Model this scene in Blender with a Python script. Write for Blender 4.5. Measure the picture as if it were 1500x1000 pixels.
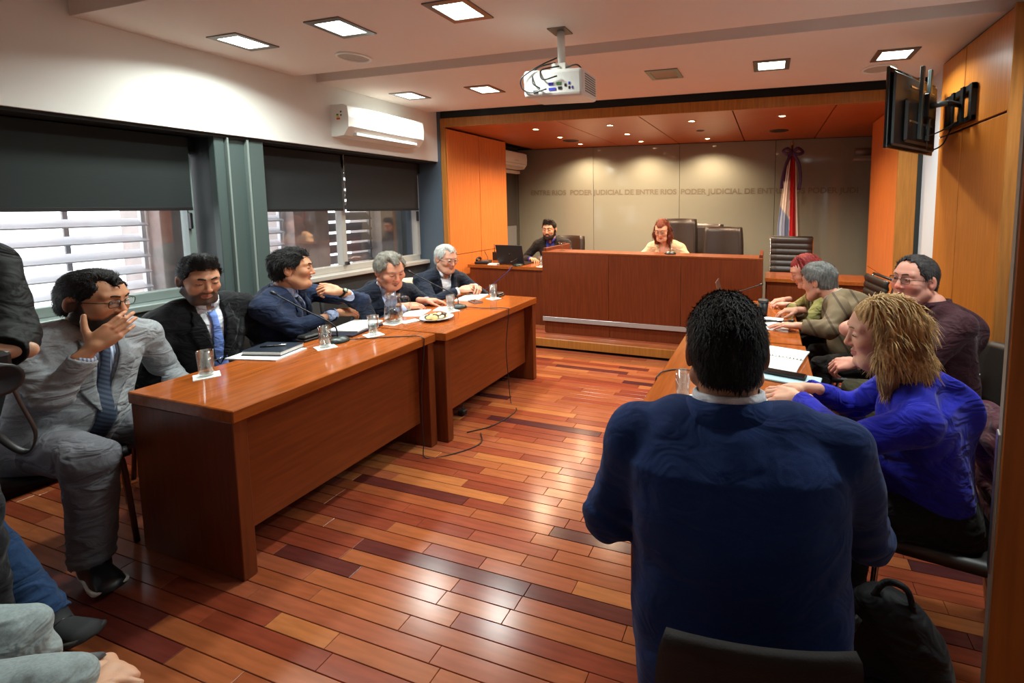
import bpy, bmesh, math, random
import numpy as np
from mathutils import Vector, Matrix
random.seed(7)
for o in list(bpy.data.objects): bpy.data.objects.remove(o)
SC = bpy.context.scene
COL = SC.collection
R = math.radians

# ------------------------------------------------------------------ camera
cam = bpy.data.cameras.new('camera'); cam_o = bpy.data.objects.new('camera', cam); COL.objects.link(cam_o)
cam.sensor_width = 36; cam.lens = 665.5 / 1500 * 36
cam.shift_x = -(925.3 - 750) / 1500; cam.shift_y = -(500 - 357.75) / 1500
cam.clip_start = .05
cam_o.location = (0, 0, 1.6); cam_o.rotation_euler = (R(90 - 4.99), 0, R(16.88))
SC.camera = cam_o
# ------------------------------------------------------------------ world, exposure
W = bpy.data.worlds.new('overcast_sky'); SC.world = W; W.use_nodes = True
bg = W.node_tree.nodes['Background']; bg.inputs[0].default_value = (.93, .96, 1.0, 1); bg.inputs[1].default_value = 5.0
vs = SC.view_settings; vs.view_transform = 'Standard'; vs.look = 'None'; vs.exposure = -0.08; vs.gamma = 1; vs.use_curve_mapping = False
DAY = (.90, .96, 1.0); LAMP = (.90, 1.0, .95); WARM = (1.0, .72, .47)
LAMP_W = 24.0; SPOT_W = 135.0

# ------------------------------------------------------------------ helpers
def lin(c):
    return tuple((v / 255 / 12.92 if v / 255 <= .04045 else ((v / 255 + .055) / 1.055) ** 2.4) for v in c)
MATS = {}
def mat(name, rgb, rough=.6, metal=0, spec=.5, noise=None, bump=None, alpha=None, emit=None, trans=0, coat=0, sheen=0):
    """procedural principled material; noise=(scale, amount, stretch) varies colour, bump=(scale, strength)"""
    if name in MATS: return MATS[name]
    m = bpy.data.materials.new(name); m.use_nodes = True
    nt = m.node_tree; b = nt.nodes['Principled BSDF']; c = lin(rgb)
    b.inputs['Base Color'].default_value = (*c, 1); b.inputs['Roughness'].default_value = rough
    b.inputs['Metallic'].default_value = metal; b.inputs['Specular IOR Level'].default_value = spec
    if trans: b.inputs['Transmission Weight'].default_value = trans; b.inputs['IOR'].default_value = 1.45
    if coat: b.inputs['Coat Weight'].default_value = coat; b.inputs['Coat Roughness'].default_value = .12
    if sheen: b.inputs['Sheen Weight'].default_value = sheen; b.inputs['Sheen Roughness'].default_value = .5
    if emit: b.inputs['Emission Color'].default_value = (*lin(emit[0]), 1); b.inputs['Emission Strength'].default_value = emit[1]
    if noise or bump:
        tc = nt.nodes.new('ShaderNodeTexCoord'); mp = nt.nodes.new('ShaderNodeMapping'); nt.links.new(tc.outputs['Object'], mp.inputs[0])
    if noise:
        sc, amt, st = noise; mp.inputs['Scale'].default_value = st
        n = nt.nodes.new('ShaderNodeTexNoise'); n.inputs['Scale'].default_value = sc; n.inputs['Detail'].default_value = 6
        nt.links.new(mp.outputs[0], n.inputs['Vector'])
        r = nt.nodes.new('ShaderNodeValToRGB'); r.color_ramp.elements[0].position = .28; r.color_ramp.elements[1].position = .72
        r.color_ramp.elements[0].color = (*[v * (1 - amt) for v in c], 1); r.color_ramp.elements[1].color = (*[min(1, v * (1 + amt)) for v in c], 1)
        nt.links.new(n.outputs[0], r.inputs[0]); nt.links.new(r.outputs[0], b.inputs['Base Color'])
    if bump:
        n2 = nt.nodes.new('ShaderNodeTexNoise'); n2.inputs['Scale'].default_value = bump[0]; n2.inputs['Detail'].default_value = 4
        nt.links.new(tc.outputs['Object'], n2.inputs['Vector'])
        bp = nt.nodes.new('ShaderNodeBump'); bp.inputs['Strength'].default_value = bump[1]; bp.inputs['Distance'].default_value = .004
        nt.links.new(n2.outputs[0], bp.inputs['Height']); nt.links.new(bp.outputs[0], b.inputs['Normal'])
    MATS[name] = m
    return m
def wood(name, rgb, rough=.3, amt=.22, st=(9, 9, .7), coat=0):
    return mat(name, rgb, rough, noise=(6, amt, st), coat=coat, spec=.3)
def setp(o, label=None, cat=None, group=None, kind=None):
    if label: o['label'] = label
    if cat: o['category'] = cat
    if group: o['group'] = group
    if kind: o['kind'] = kind
    return o
def link(o, parent=None):
    COL.objects.link(o)
    if parent is not None:
        o.parent = parent
        o.matrix_parent_inverse = (Matrix.LocRotScale(parent.location, parent.rotation_euler, parent.scale)).inverted()
    return o
def thing(name, label, cat, loc=(0, 0, 0), group=None, kind=None):
    o = bpy.data.objects.new(name, None); o.empty_display_size = .05; COL.objects.link(o); o.location = loc
    return setp(o, label, cat, group, kind)
def meshobj(name, verts, faces, m, parent=None, smooth=False, mats=None, fm=None):
    me = bpy.data.meshes.new(name); me.from_pydata([tuple(v) for v in verts], [], faces); me.update()
    for x in (mats or [m]): me.materials.append(x)
    if fm is not None: me.polygons.foreach_set('material_index', fm)
    if smooth: me.polygons.foreach_set('use_smooth', [True] * len(me.polygons))
    return link(bpy.data.objects.new(name, me), parent)
def bmobj(name, bm, m, parent=None, smooth=False):
    me = bpy.data.meshes.new(name); bm.to_mesh(me); bm.free(); me.materials.append(m)
    if smooth: me.polygons.foreach_set('use_smooth', [True] * len(me.polygons))
    return link(bpy.data.objects.new(name, me), parent)
def bm_box(bm, x, y, z, M=None):
    vs_ = [bm.verts.new(Vector((a, b, c)) if M is None else M @ Vector((a, b, c))) for a in x for b in y for c in z]
    fs = []
    for f in ((0, 1, 3, 2), (4, 6, 7, 5), (0, 4, 5, 1), (2, 3, 7, 6), (0, 2, 6, 4), (1, 5, 7, 3)):
        fs.append(bm.faces.new([vs_[i] for i in f]))
    return vs_, fs
def box(name, x, y, z, m, parent=None, bevel=.003, M=None, seg=1):
    bm = bmesh.new(); bm_box(bm, x, y, z, M)
    bmesh.ops.recalc_face_normals(bm, faces=bm.faces)
    if bevel: bmesh.ops.bevel(bm, geom=list(bm.edges), offset=bevel, segments=seg, affect='EDGES', profile=.5)
    return bmobj(name, bm, m, parent, smooth=False)
def boxes(name, lst, m, parent=None, bevel=0):
    bm = bmesh.new()
    for b in lst: bm_box(bm, *b)
    bmesh.ops.recalc_face_normals(bm, faces=bm.faces)
    if bevel: bmesh.ops.bevel(bm, geom=list(bm.edges), offset=bevel, segments=1, affect='EDGES')
    return bmobj(name, bm, m, parent)
def frames(pts):
    P = [Vector(p) for p in pts]; n = len(P); T = []
    for i in range(n):
        t = (P[min(i + 1, n - 1)] - P[max(i - 1, 0)]); T.append(t.normalized() if t.length > 1e-9 else Vector((0, 0, 1)))
    up = Vector((0, 0, 1)) if abs(T[0].z) < .9 else Vector((1, 0, 0))
    N = (up - T[0] * up.dot(T[0])).normalized(); out = []
    for i in range(n):
        N = (N - T[i] * N.dot(T[i])); N = N.normalized() if N.length > 1e-6 else Vector((1, 0, 0))
        out.append((P[i], T[i], N, T[i].cross(N)))
    return out
def tube_geo(pts, r, seg=8, ry=None):
    n = len(pts); rr = r if hasattr(r, '__len__') else [r] * n; V = []; F = []
    for i, (p, t, a, b) in enumerate(frames(pts)):
        for k in range(seg):
            w = 2 * math.pi * k / seg; V.append(p + a * (math.cos(w) * rr[i]) + b * (math.sin(w) * rr[i] * (ry or 1)))
    for i in range(n - 1):
        for k in range(seg):
            F.append((i * seg + k, i * seg + (k + 1) % seg, (i + 1) * seg + (k + 1) % seg, (i + 1) * seg + k))
    F.append(tuple(range(seg))[::-1]); F.append(tuple((n - 1) * seg + k for k in range(seg)))
    return V, F
def tube(name, pts, r, m, parent=None, seg=8, ry=None):
    V, F = tube_geo(pts, r, seg, ry); return meshobj(name, V, F, m, parent, True)
def spline(pts, n=8):
    """catmull-rom through pts"""
    P = [Vector(p) for p in pts]; P = [P[0] * 2 - P[1]] + P + [P[-1] * 2 - P[-2]]; out = []
    for i in range(1, len(P) - 2):
        for k in range(n):
            t = k / n; a, b, c, d = P[i - 1:i + 3]
            out.append(.5 * ((2 * b) + (c - a) * t + (2 * a - 5 * b + 4 * c - d) * t * t + (3 * b - a - 3 * c + d) * t ** 3))
    out.append(P[-2]); return out
def lathe(name, prof, m, parent=None, loc=(0, 0, 0), seg=24, M=None):
    V = []; F = []; n = len(prof); L = Vector(loc)
    for r, z in prof:
        for k in range(seg):
            w = 2 * math.pi * k / seg; p = Vector((r * math.cos(w), r * math.sin(w), z)); V.append((M @ p if M else p) + L)
    for i in range(n - 1):
        for k in range(seg):
            F.append((i * seg + k, i * seg + (k + 1) % seg, (i + 1) * seg + (k + 1) % seg, (i + 1) * seg + k))
    F.append(tuple(range(seg))[::-1]); F.append(tuple((n - 1) * seg + k for k in range(seg)))
    return meshobj(name, V, F, m, parent, True)
def sheet(name, grid, thick, m, parent=None, vcol=None, smooth=True):
    """grid[i][j] of points -> a closed sheet of given thickness (offset along the surface normal)"""
    G = np.array([[tuple(p) for p in row] for row in grid], float); a, b, _ = G.shape
    du = np.gradient(G, axis=0); dv = np.gradient(G, axis=1); N = np.cross(du, dv); N /= np.linalg.norm(N, axis=2, keepdims=True) + 1e-12
    V = np.concatenate([(G + N * thick / 2).reshape(-1, 3), (G - N * thick / 2).reshape(-1, 3)]); F = []; o = a * b
    for i in range(a - 1):
        for j in range(b - 1):
            q = (i * b + j, (i + 1) * b + j, (i + 1) * b + j + 1, i * b + j + 1); F.append(q); F.append(tuple(x + o for x in q[::-1]))
    ring = [(0, j) for j in range(b)] + [(i, b - 1) for i in range(1, a)] + [(a - 1, j) for j in range(b - 2, -1, -1)] + [(i, 0) for i in range(a - 2, 0, -1)]
    for k in range(len(ring)):
        p = ring[k]; q = ring[(k + 1) % len(ring)]; i0 = p[0] * b + p[1]; i1 = q[0] * b + q[1]; F.append((i0, i1, i1 + o, i0 + o))
    ob = meshobj(name, V, F, m, parent, smooth)
    if vcol is not None:
        ca = ob.data.color_attributes.new('Col', 'FLOAT_COLOR', 'POINT'); c = np.array(vcol, float).reshape(-1, 3); c = np.concatenate([c, c]); c = np.hstack([c, np.ones((len(c), 1))])
        ca.data.foreach_set('color', c.astype(np.float32).ravel())
    return ob
def dup(root, loc=None, rotz=None, label=None, group=None):
    r = root.copy(); COL.objects.link(r)
    if loc is not None: r.location = loc
    if rotz is not None: r.rotation_euler = (0, 0, rotz)
    setp(r, label, None, group)
    for ch in list(root.children):
        c = ch.copy(); COL.objects.link(c); c.parent = r
        for g in ch.children:
            d = g.copy(); COL.objects.link(d); d.parent = c
    return r
def lamp(name, kind, loc, rot, power, color, parent=None, **kw):
    l = bpy.data.lights.new(name, kind); l.energy = power; l.color = color
    for k, v in kw.items(): setattr(l, k, v)
    o = bpy.data.objects.new(name, l); COL.objects.link(o); o.location = loc; o.rotation_euler = rot
    return o
def vcol_mat(name, rough=.6, bump=None, spec=.4, sheen=0, sss=0, noise=.0):
    if name in MATS: return MATS[name]
    m = mat(name, (128, 128, 128), rough, spec=spec, bump=bump, sheen=sheen); nt = m.node_tree
    a = nt.nodes.new('ShaderNodeVertexColor'); a.layer_name = 'Col'; nt.links.new(a.outputs[0], nt.nodes['Principled BSDF'].inputs['Base Color'])
    if sss:
        b = nt.nodes['Principled BSDF']; b.inputs['Subsurface Weight'].default_value = sss; b.inputs['Subsurface Radius'].default_value = (.012, .005, .003)
        b.inputs['Subsurface Scale'].default_value = 1.0
    return m
# ================================================================== the room
WHITE = mat('white_plaster', (226, 224, 218), .85, noise=(3, .03, (1, 1, 1)))
CEILW = mat('ceiling_plaster', (226, 212, 202), .9)
GREY = mat('grey_green_paint', (70, 84, 82), .5)
DGREY = mat('dark_grey_paint', (50, 55, 58), .5)
PANEL = wood('orange_veneer', (208, 118, 56), .34, .14, (10, 10, .6))
PANELR = wood('amber_veneer', (178, 106, 40), .34, .16, (10, 10, .6))
EDGEW = wood('honey_edge_veneer', (166, 106, 46), .38, .2, (10, 10, .6))
STAGEC = wood('ceiling_veneer', (176, 96, 46), .32, .14, (.8, 9, 9))
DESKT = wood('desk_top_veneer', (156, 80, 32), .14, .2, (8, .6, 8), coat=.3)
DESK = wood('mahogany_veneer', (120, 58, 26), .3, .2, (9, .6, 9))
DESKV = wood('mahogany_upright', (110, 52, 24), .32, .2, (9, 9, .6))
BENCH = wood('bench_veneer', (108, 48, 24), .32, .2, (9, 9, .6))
DARK = mat('shadow_gap_black', (16, 15, 14), .8)
STEEL = mat('brushed_steel', (190, 190, 188), .28, 1); STRIP = mat('satin_strip', (176, 172, 168), .3, .35)
BLACKP = mat('black_plastic', (22, 23, 25), .42)
BLACKM = mat('black_metal', (28, 30, 32), .38, .6)
CHROME = mat('chrome', (205, 205, 205), .12, 1)
WPLAST = mat('white_plastic', (232, 232, 226), .4)
def glass_mat(name, tint=(1, 1, 1), refl=.1):
    m = bpy.data.materials.new(name); m.use_nodes = True; nt = m.node_tree; nt.nodes.clear()
    o = nt.nodes.new('ShaderNodeOutputMaterial'); t = nt.nodes.new('ShaderNodeBsdfTransparent'); t.inputs[0].default_value = (*tint, 1)
    g = nt.nodes.new('ShaderNodeBsdfGlossy'); g.inputs['Roughness'].default_value = .03
    lw = nt.nodes.new('ShaderNodeLayerWeight'); lw.inputs[0].default_value = .3
    mth = nt.nodes.new('ShaderNodeMath'); mth.operation = 'MULTIPLY_ADD'; mth.inputs[1].default_value = .55; mth.inputs[2].default_value = refl; mth.use_clamp = True
    nt.links.new(lw.outputs['Facing'], mth.inputs[0])
    mx = nt.nodes.new('ShaderNodeMixShader'); nt.links.new(mth.outputs[0], mx.inputs[0]); nt.links.new(t.outputs[0], mx.inputs[1]); nt.links.new(g.outputs[0], mx.inputs[2])
    nt.links.new(mx.outputs[0], o.inputs[0]); return m
GLASS = glass_mat('window_glass', refl=.03); TUMBLER = glass_mat('tumbler_glass', (.93, .95, .95), .08)
WATER = glass_mat('water', (.86, .88, .88), .05)

def struct(o): return setp(o, kind='structure')
XL, XR, YB, YS, YG = -3.88, 1.30, -1.6, 4.68, 7.05
ZC = 2.68
# ---- floor: planks run across the room
fl = struct(box('floor', (-4.6, 1.6), (YB, 4.5), (-.12, -.0145), mat('floor_underlay', (40, 22, 16), .8), None, 0))
PL = [wood('plank_%d' % i, c, .2, .2, (.8, 8, 8)) for i, c in enumerate([(148, 78, 46), (158, 88, 52), (128, 58, 38), (92, 42, 36), (170, 102, 58), (140, 66, 42), (112, 50, 40), (152, 82, 54), (78, 38, 38)])]
WTS = [6, 6, 4, .9, 2.6, 5, 1.4, 5, .5]
rng = random.Random(3); planks = []
y = YB; pw = .068
while y < 4.46:
    x = XL - rng.random() * .6
    while x < XR:
        L = rng.choice([.3, .45, .6, .75, .9]); x1 = min(x + L, XR)
        xa = max(x, XL - .3)
        if x1 > xa + .02: planks.append((xa, x1, y, min(y + pw, 4.46), rng.choices(range(9), WTS)[0]))
        x += L
    y += pw
def infr(p):
    v = Vector(((p[0] + p[1]) / 2, (p[2] + p[3]) / 2, 0)) - Vector((0, 0, 1.6)); yw, pt = R(16.88), R(4.99)
    F = Vector((-math.sin(yw) * math.cos(pt), math.cos(yw) * math.cos(pt), -math.sin(pt))); RT = Vector((math.cos(yw), math.sin(yw), 0)); UP = RT.cross(F)
    w = v.dot(F)
    if w < .2: return None
    px, py = 925.3 + 665.5 * v.dot(RT) / w, 357.75 - 665.5 * v.dot(UP) / w
    if -40 < px < 1500 and py < 1060 and not (-.45 < v.x < .4 and .7 < v.y): return w
    return None
vis = sorted([(infr(p), p) for p in planks if infr(p)], key=lambda q: q[0]); near = set(q[1] for q in vis[:300])
cache = {}; far_bm = {}
for p in planks:
    lx, ly = round(p[1] - p[0], 3), round(p[3] - p[2], 3); g = .0012
    if p in near:
        key = (lx, ly, p[4])
        if key not in cache:
            bm = bmesh.new(); bm_box(bm, (-lx / 2 + g, lx / 2 - g), (-ly / 2 + g, ly / 2 - g), (-.014, 0)); bmesh.ops.recalc_face_normals(bm, faces=bm.faces)
            bmesh.ops.bevel(bm, geom=[e for e in bm.edges if all(v.co.z > -.001 for v in e.verts)], offset=.0012, segments=1, affect='EDGES')
            me = bpy.data.meshes.new('plank'); bm.to_mesh(me); bm.free(); me.materials.append(PL[p[4]]); cache[key] = me
        o = bpy.data.objects.new('plank', cache[key]); o.location = ((p[0] + p[1]) / 2, (p[2] + p[3]) / 2, 0); link(o, fl)
    else:
        far_bm.setdefault(p[4], []).append(((p[0] + g, p[1] - g), (p[2] + g, p[3] - g), (-.014, 0)))
bm = bmesh.new(); 
for k, l in far_bm.items():
    for b in l:
        _, fs = bm_box(bm, *b)
        for f in fs: f.material_index = k
bmesh.ops.recalc_face_normals(bm, faces=bm.faces)
fo = bmobj('plank_field', bm, PL[0], fl); [fo.data.materials.append(m) for m in PL[1:]]; setp(fo, kind='stuff')
# ---- ceiling
ce = struct(box('ceiling', (-4.4, 1.5), (YB, YS + .1), (2.86, 2.95), CEILW, None, 0))
box('ceiling_panel', (XL, XR), (1.66, 2.95), (ZC, 2.86), CEILW, ce, .002)
box('ceiling_panel', (XL, XR), (3.15, 4.52), (ZC, 2.86), CEILW, ce, .002)
box('ceiling_upstand', (XL, XR), (4.52, 4.66), (2.71, 2.86), mat('ceiling_slot_grey', (170, 166, 160), .9), ce, 0)
# ---- left wall with the windows
wl = struct(box('wall_left', (-4.0, XL), (YB, YS), (2.12, 2.86), WHITE, None, .002))
box('fascia_soffit', (-4.45, -3.9), (YB, YS), (2.1, 2.14), DARK, wl, 0)
box('sill_wall', (-4.4, -4.1), (YB, YS), (-.02, .9), DGREY, wl, .002)
box('moulding', (-4.12, -4.075), (YB, 2.33), (.82, .865), GREY, wl, .004)
box('end_return', (-4.4, -3.84), (YS - .01, YS + .05), (-.02, 2.86), mat('blue_grey_paint', (78, 88, 100), .5), wl, 0)
lg = struct(box('trim_1', (-4.12, XL), (YB, YS - .02), (.06, .255), EDGEW, None, .004))
struct(box('trim_2', (-4.12, -3.93), (YB, YS - .02), (0, .06), DARK, None, 0))
FRAME = mat('window_frame_grey', (138, 150, 146), .42, .25); FRAMEB = mat('window_frame_beige', (178, 172, 164), .42, .2)
def window(n, y0, y1, mullions, fm, zt=1.95):
    t = setp(thing('window_%d' % n, None, None, (-4.2, (y0 + y1) / 2, .9)), kind='structure')
    z0 = .9
    box('window_sill', (-4.24, -4.04), (y0 - .03, y1 + .03), (z0 - .025, z0 + .02), fm, t, .006)
    box('frame_bottom', (-4.24, -4.16), (y0, y1), (z0 + .02, z0 + .085), fm, t, .004)
    box('frame_top', (-4.24, -4.16), (y0, y1), (zt, zt + .06), fm, t, .004)
    ys = [y0] + mullions + [y1]
    for i, yy in enumerate(ys):
        w = .05 if 0 < i < len(ys) - 1 else .045
        a = yy - w / 2 if 0 < i < len(ys) - 1 else (yy if i == 0 else yy - w)
        box('frame_stile', (-4.235, -4.15), (a, a + w), (z0 + .08, zt + .01), fm, t, .004)
    for i in range(len(ys) - 1):
        p = box('pane', (-4.203, -4.197), (ys[i] + .02, ys[i + 1] - .02), (z0 + .08, zt + .01), GLASS, t, 0)
    return t
w1 = window(1, YB + .02, 2.33, [-.2, 1.05], FRAME); box('handle', (-4.155, -4.12), (2.285, 2.3), (1.42, 1.54), BLACKP, w1, .004)
w2 = window(2, 2.70, 4.63, [3.58], FRAMEB)
box('handle', (-4.155, -4.12), (4.575, 4.59), (1.4, 1.52), BLACKP, w2, .004); box('latch', (-4.15, -4.11), (3.565, 3.595), (.985, 1.02), BLACKP, w2, .004)
box('wall_infill', (-4.4, -4.16), (YB, YS), (1.98, 2.12), DARK, wl, 0)
# pillar between the windows
pi = struct(thing('trim_3', None, None, (-4.05, 2.5, 0)))
box('pillar_core', (-4.3, -3.96), (2.36, 2.69), (0, 2.12), DGREY, pi, .003)
for a, b, x1 in ((2.355, 2.42, -3.925), (2.44, 2.56, -3.935), (2.585, 2.69, -3.915)):
    box('pillar_strip', (-3.99, x1), (a, b), (0, 2.118), GREY, pi, .004)
box('pillar_rib', (-3.96, -3.90), (2.425, 2.437), (0, 2.118), FRAME, pi, .002); box('pillar_rib', (-3.96, -3.90), (2.56, 2.575), (0, 2.118), FRAME, pi, .002)
# roller blinds
def blind_mat(name, rgb): return mat(name, rgb, .8, noise=(60, .12, (1, .15, 3)))
def blind(label, x, y0, y1, zb, rgb, chain=None):
    t = thing('roller_blind', label, 'blind', (x, (y0 + y1) / 2, zb), group='roller blinds')
    box('blind_cloth', (x - .0015, x + .0015), (y0, y1), (zb, 2.09), blind_mat('blind_cloth_%d' % int(y0 * 100 + 500), rgb), t, 0)
    box('hem_bar', (x - .009, x + .009), (y0, y1), (zb - .014, zb + .012), BLACKP if rgb[1] < 50 else mat('blind_bar', (52, 62, 60), .5), t, .003)
    tube('roller_tube', [(x - .03, y0, 2.07), (x - .03, y1, 2.07)], .028, BLACKM, t)
    if chain:
        bm = bmesh.new()
        for i in range(44): bmesh.ops.create_icosphere(bm, subdivisions=1, radius=.0065, matrix=Matrix.Translation((x + .012, chain, 1.6 + i * .0115)))
        bmobj('bead_chain', bm, CHROME, t, True)
blind('green-grey roller blind half lowered over the nearest window', -4.1, YB + .05, 2.29, 1.572, (26, 34, 33))
blind('dark grey roller blind beside the grey-green pillar', -4.1, 2.655, 3.535, 1.552, (34, 37, 38), 3.556)
blind('brownish dark roller blind below the white air conditioner', -4.1, 3.578, 4.56, 1.545, (38, 35, 33))
# outside the windows: concrete piers and white louvre banks
CONC = mat('pale_concrete', (176, 166, 162), .9, noise=(9, .12, (1, 1, 1))); SLAT = mat('white_louvre_paint', (236, 236, 240), .6); SLATD = mat('grey_louvre_paint', (120, 120, 122), .6)
pr = struct(thing('wall_outside', None, None, (-4.9, 2.5, 0)))
for a, b, x in ((2.36, 2.60, -4.62), (3.42, 3.80, -4.62), (4.50, 4.90, -4.62)): box('concrete_pier', (x - .5, x), (a, b), (-.5, 3.2), CONC, pr, .004)
struct(box('ground_outside', (-14, -4.4), (-8, 12), (-.6, -.5), mat('outside_paving', (150, 148, 146), .9), None, 0))
def louvres(label, y0, y1, x, m, tilt, z0=.72, dz=.124, n=13):
    t = thing('louvre_screen', label, 'louvre', (x, (y0 + y1) / 2, z0), group='sun louvres outside the windows')
    for i in range(n):
        M = Matrix.Translation((x, 0, z0 + i * dz)) @ Matrix.Rotation(R(tilt), 4, 'Y')
        box('slat', (-.055, .055), (y0, y1), (-.006, .006), m, t, 0, M)
    for yy in (y0 + .012, y1 - .012): box('louvre_post', (x - .02, x + .02), (yy - .012, yy + .012), (z0 - .1, z0 + n * dz), m, t, 0)
    box('cross_post', (x - .1, x - .08), ((y0 + y1) / 2 + .42, (y0 + y1) / 2 + .445), (z0 - .1, z0 + n * dz), SLATD, t, 0)
louvres('white louvre slats outside the nearest window behind the grey-suited man', .7, 2.34, -4.78, SLAT, 28)
louvres('white louvre slats outside, beyond the nearest window out to the left', -1.5, .62, -4.78, SLAT, 28)
louvres('bright white louvre slats outside just right of the pillar', 2.66, 3.40, -4.78, SLAT, 28)
louvres('grey louvre slats outside behind the window centre post', 3.83, 4.48, -4.78, SLATD, 50)
louvres('narrow white louvre slats at the far end of the far window', 4.93, 5.6, -4.78, SLAT, 28)
# ---- right wall
wr = struct(box('wall_right', (XR, XR + .12), (YB, 4.74), (0, 2.86), mat('cool_white_plaster', (206, 210, 216), .8), None, 0))
cl = struct(thing('trim_4', None, None, (1.26, 3.6, 0)))
for a, b in ((3.035, 3.655), (3.668, 4.10)):
    for c, d in ((0.02, 2.105), (2.118, 2.66)): box('wall_panel', (1.235, XR), (a, b), (c, d), PANELR, cl, .003)
box('panel_backing', (1.245, XR), (3.02, 4.11), (.01, 2.67), DARK, cl, 0)
box('panel_edge', (1.228, XR), (3.005, 3.03), (0, 2.675), EDGEW, cl, .003)
# right stage pilaster
pl = struct(thing('trim_5', None, None, (1.2, 5.2, 0)))
box('pilaster_front', (1.104, 1.262), (4.7, 4.73), (.0, 2.53), EDGEW, pl, .003)
box('pilaster_side', (1.104, 1.13), (4.73, 5.85), (.0, .88), PANEL, pl, .003); box('pilaster_side', (1.104, 1.13), (4.73, 5.85), (.888, 2.53), PANEL, pl, .003)
box('pilaster_back', (1.104, 1.45), (5.85, 5.88), (0, 2.53), PANEL, pl, 0)
box('dark_strip', (1.262, XR), (4.7, 4.72), (0, 2.64), mat('dark_green_strip', (30, 36, 34), .4), pl, 0)
struct(box('wall_stage_right', (1.33, 1.45), (4.7, YG), (0, 2.9), mat('stage_grey', (70, 72, 66), .6), None, 0))
# left stage wood wall
lw_ = struct(thing('trim_6', None, None, (-3.8, 5.3, 0)))
box('jamb', (-3.885, -3.78), (YS, 4.71), (.0, 2.54), EDGEW, lw_, .003)
for a, b in ((4.71, 5.335), (5.345, 5.97)):
    for c, d in ((.0, .965), (.972, 2.515)): box('wall_panel', (-3.84, -3.77), (a, b), (c, d), PANEL, lw_, .002)
box('panel_backing', (-3.88, -3.80), (4.70, 5.96), (0, 2.53), DARK, lw_, 0)
box('panel_return', (-4.2, -3.77), (5.97, 5.99), (0, 2.53), PANEL, lw_, 0)
# beam and stage ceiling
bmn = struct(thing('trim_7', None, None, (-1.3, YS, 2.6)))
box('beam_face', (-3.88, XR), (YS, 4.72), (2.53, 2.635), EDGEW, bmn, .003)
box('beam_gap', (-3.9, XR), (YS + .01, 4.74), (2.63, 2.72), DARK, bmn, 0)
sc_ = struct(box('ceiling_stage', (-4.4, 1.5), (4.72, YG + .1), (2.565, 2.9), DARK, None, 0))
xs = [-3.9, -2.33, -1.37, -.385, .58, 1.34]
for i in range(5): box('ceiling_board', (xs[i] + .006, xs[i + 1] - .006), (4.72, YG - .02), (2.54, 2.57), STAGEC, sc_, .002)
# glass back wall
GLW = mat('back_painted_glass', (138, 141, 129), .06, spec=.5)
gw = struct(box('wall_back_stage', (-4.5, 1.5), (YG + .012, YG + .1), (0, 2.9), DARK, None, 0))
gx = [-4.2, -2.80, -1.36, .06, 1.36]
for i in range(4): box('glass_panel', (gx[i] + .003, gx[i + 1] - .003), (YG, YG + .012), (.1, 2.535), GLW, gw, .001)
def text(name, body, size, loc, rot, m, parent, ext=.001, align='LEFT', sx=1, bold=0):
    cu = bpy.data.curves.new(name, 'FONT'); cu.body = body; cu.size = size; cu.extrude = ext; cu.align_x = align; cu.offset = bold
    o = bpy.data.objects.new(name, cu); COL.objects.link(o); dg = bpy.context.evaluated_depsgraph_get(); me = bpy.data.meshes.new_from_object(o.evaluated_get(dg)); bpy.data.objects.remove(o)
    me.materials.clear(); me.materials.append(m); M = Matrix.Translation(loc) @ Matrix.Rotation(rot[2], 4, 'Z') @ Matrix.Rotation(rot[1], 4, 'Y') @ Matrix.Rotation(rot[0], 4, 'X') @ Matrix.Diagonal((sx, 1, 1, 1)); me.transform(M)
    return link(bpy.data.objects.new(name, me), parent)
LET = mat('frosted_letter', (112, 106, 90), .5)
for x0 in (-5.08 + .0, -3.222, -1.341, .514):
    body = 'PODER JUDICIAL DE ENTRE RIOS'
    if x0 < -4: body = 'ENTRE RIOS'; x0 = -3.96
    if x0 > .4: body = 'PODER JUDI'
    text('lettering', body, .112, (x0, YG - .002, 1.765), (R(90), 0, 0), LET, gw, .0006, sx=1.10, bold=.003)
# left alcove behind the wood wall: blind and window
al = struct(box('wall_stage_left', (-4.5, -4.2), (4.7, YG), (0, 2.9), mat('stage_grey', (70, 72, 66), .6), None, 0))
box('alcove_blind', (-4.2, -4.17), (6.1, 6.93), (1.25, 2.12), mat('alcove_blind_cloth', (60, 58, 54), .8), al, .002); box('alcove_window', (-4.2, -4.18), (6.1, 6.93), (.8, 1.25), mat('alcove_pane', (120, 124, 126), .2), al, .002)
box('alcove_valance', (-4.2, -4.1), (6.05, 6.95), (2.12, 2.17), WPLAST, al, .004)
# dais
PLAT = wood('dais_boards', (150, 62, 34), .25, .2, (.8, 8, 8))
da = struct(thing('floor_stage', None, None, (-1.2, 5.5, 0)))
box('dais_riser', (-3.88, 1.29), (4.45, 4.47), (.028, .118), EDGEW, da, .003); box('dais_toe_kick', (-3.88, 1.29), (4.475, 4.5), (-.01, .06), DARK, da, 0)
for i in range(38):
    a = 4.47 + i * .068; box('plank', (-4.2, 1.33), (a, a + .0665), (.09, .118), PL[[0, 1, 5, 7, 2][i % 5]], da, .001)
box('dais_body', (-4.2, 1.33), (4.5, YG), (0, .095), DARK, da, 0)
# unseen sides of the room
struct(box('wall_back', (-4.6, 1.5), (YB - .1, YB), (0, 2.95), WHITE, None, 0))
struct(box('wall_left_outer', (-4.45, -4.4), (YB, YS), (2.1, 2.95), DARK, None, 0))
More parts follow.
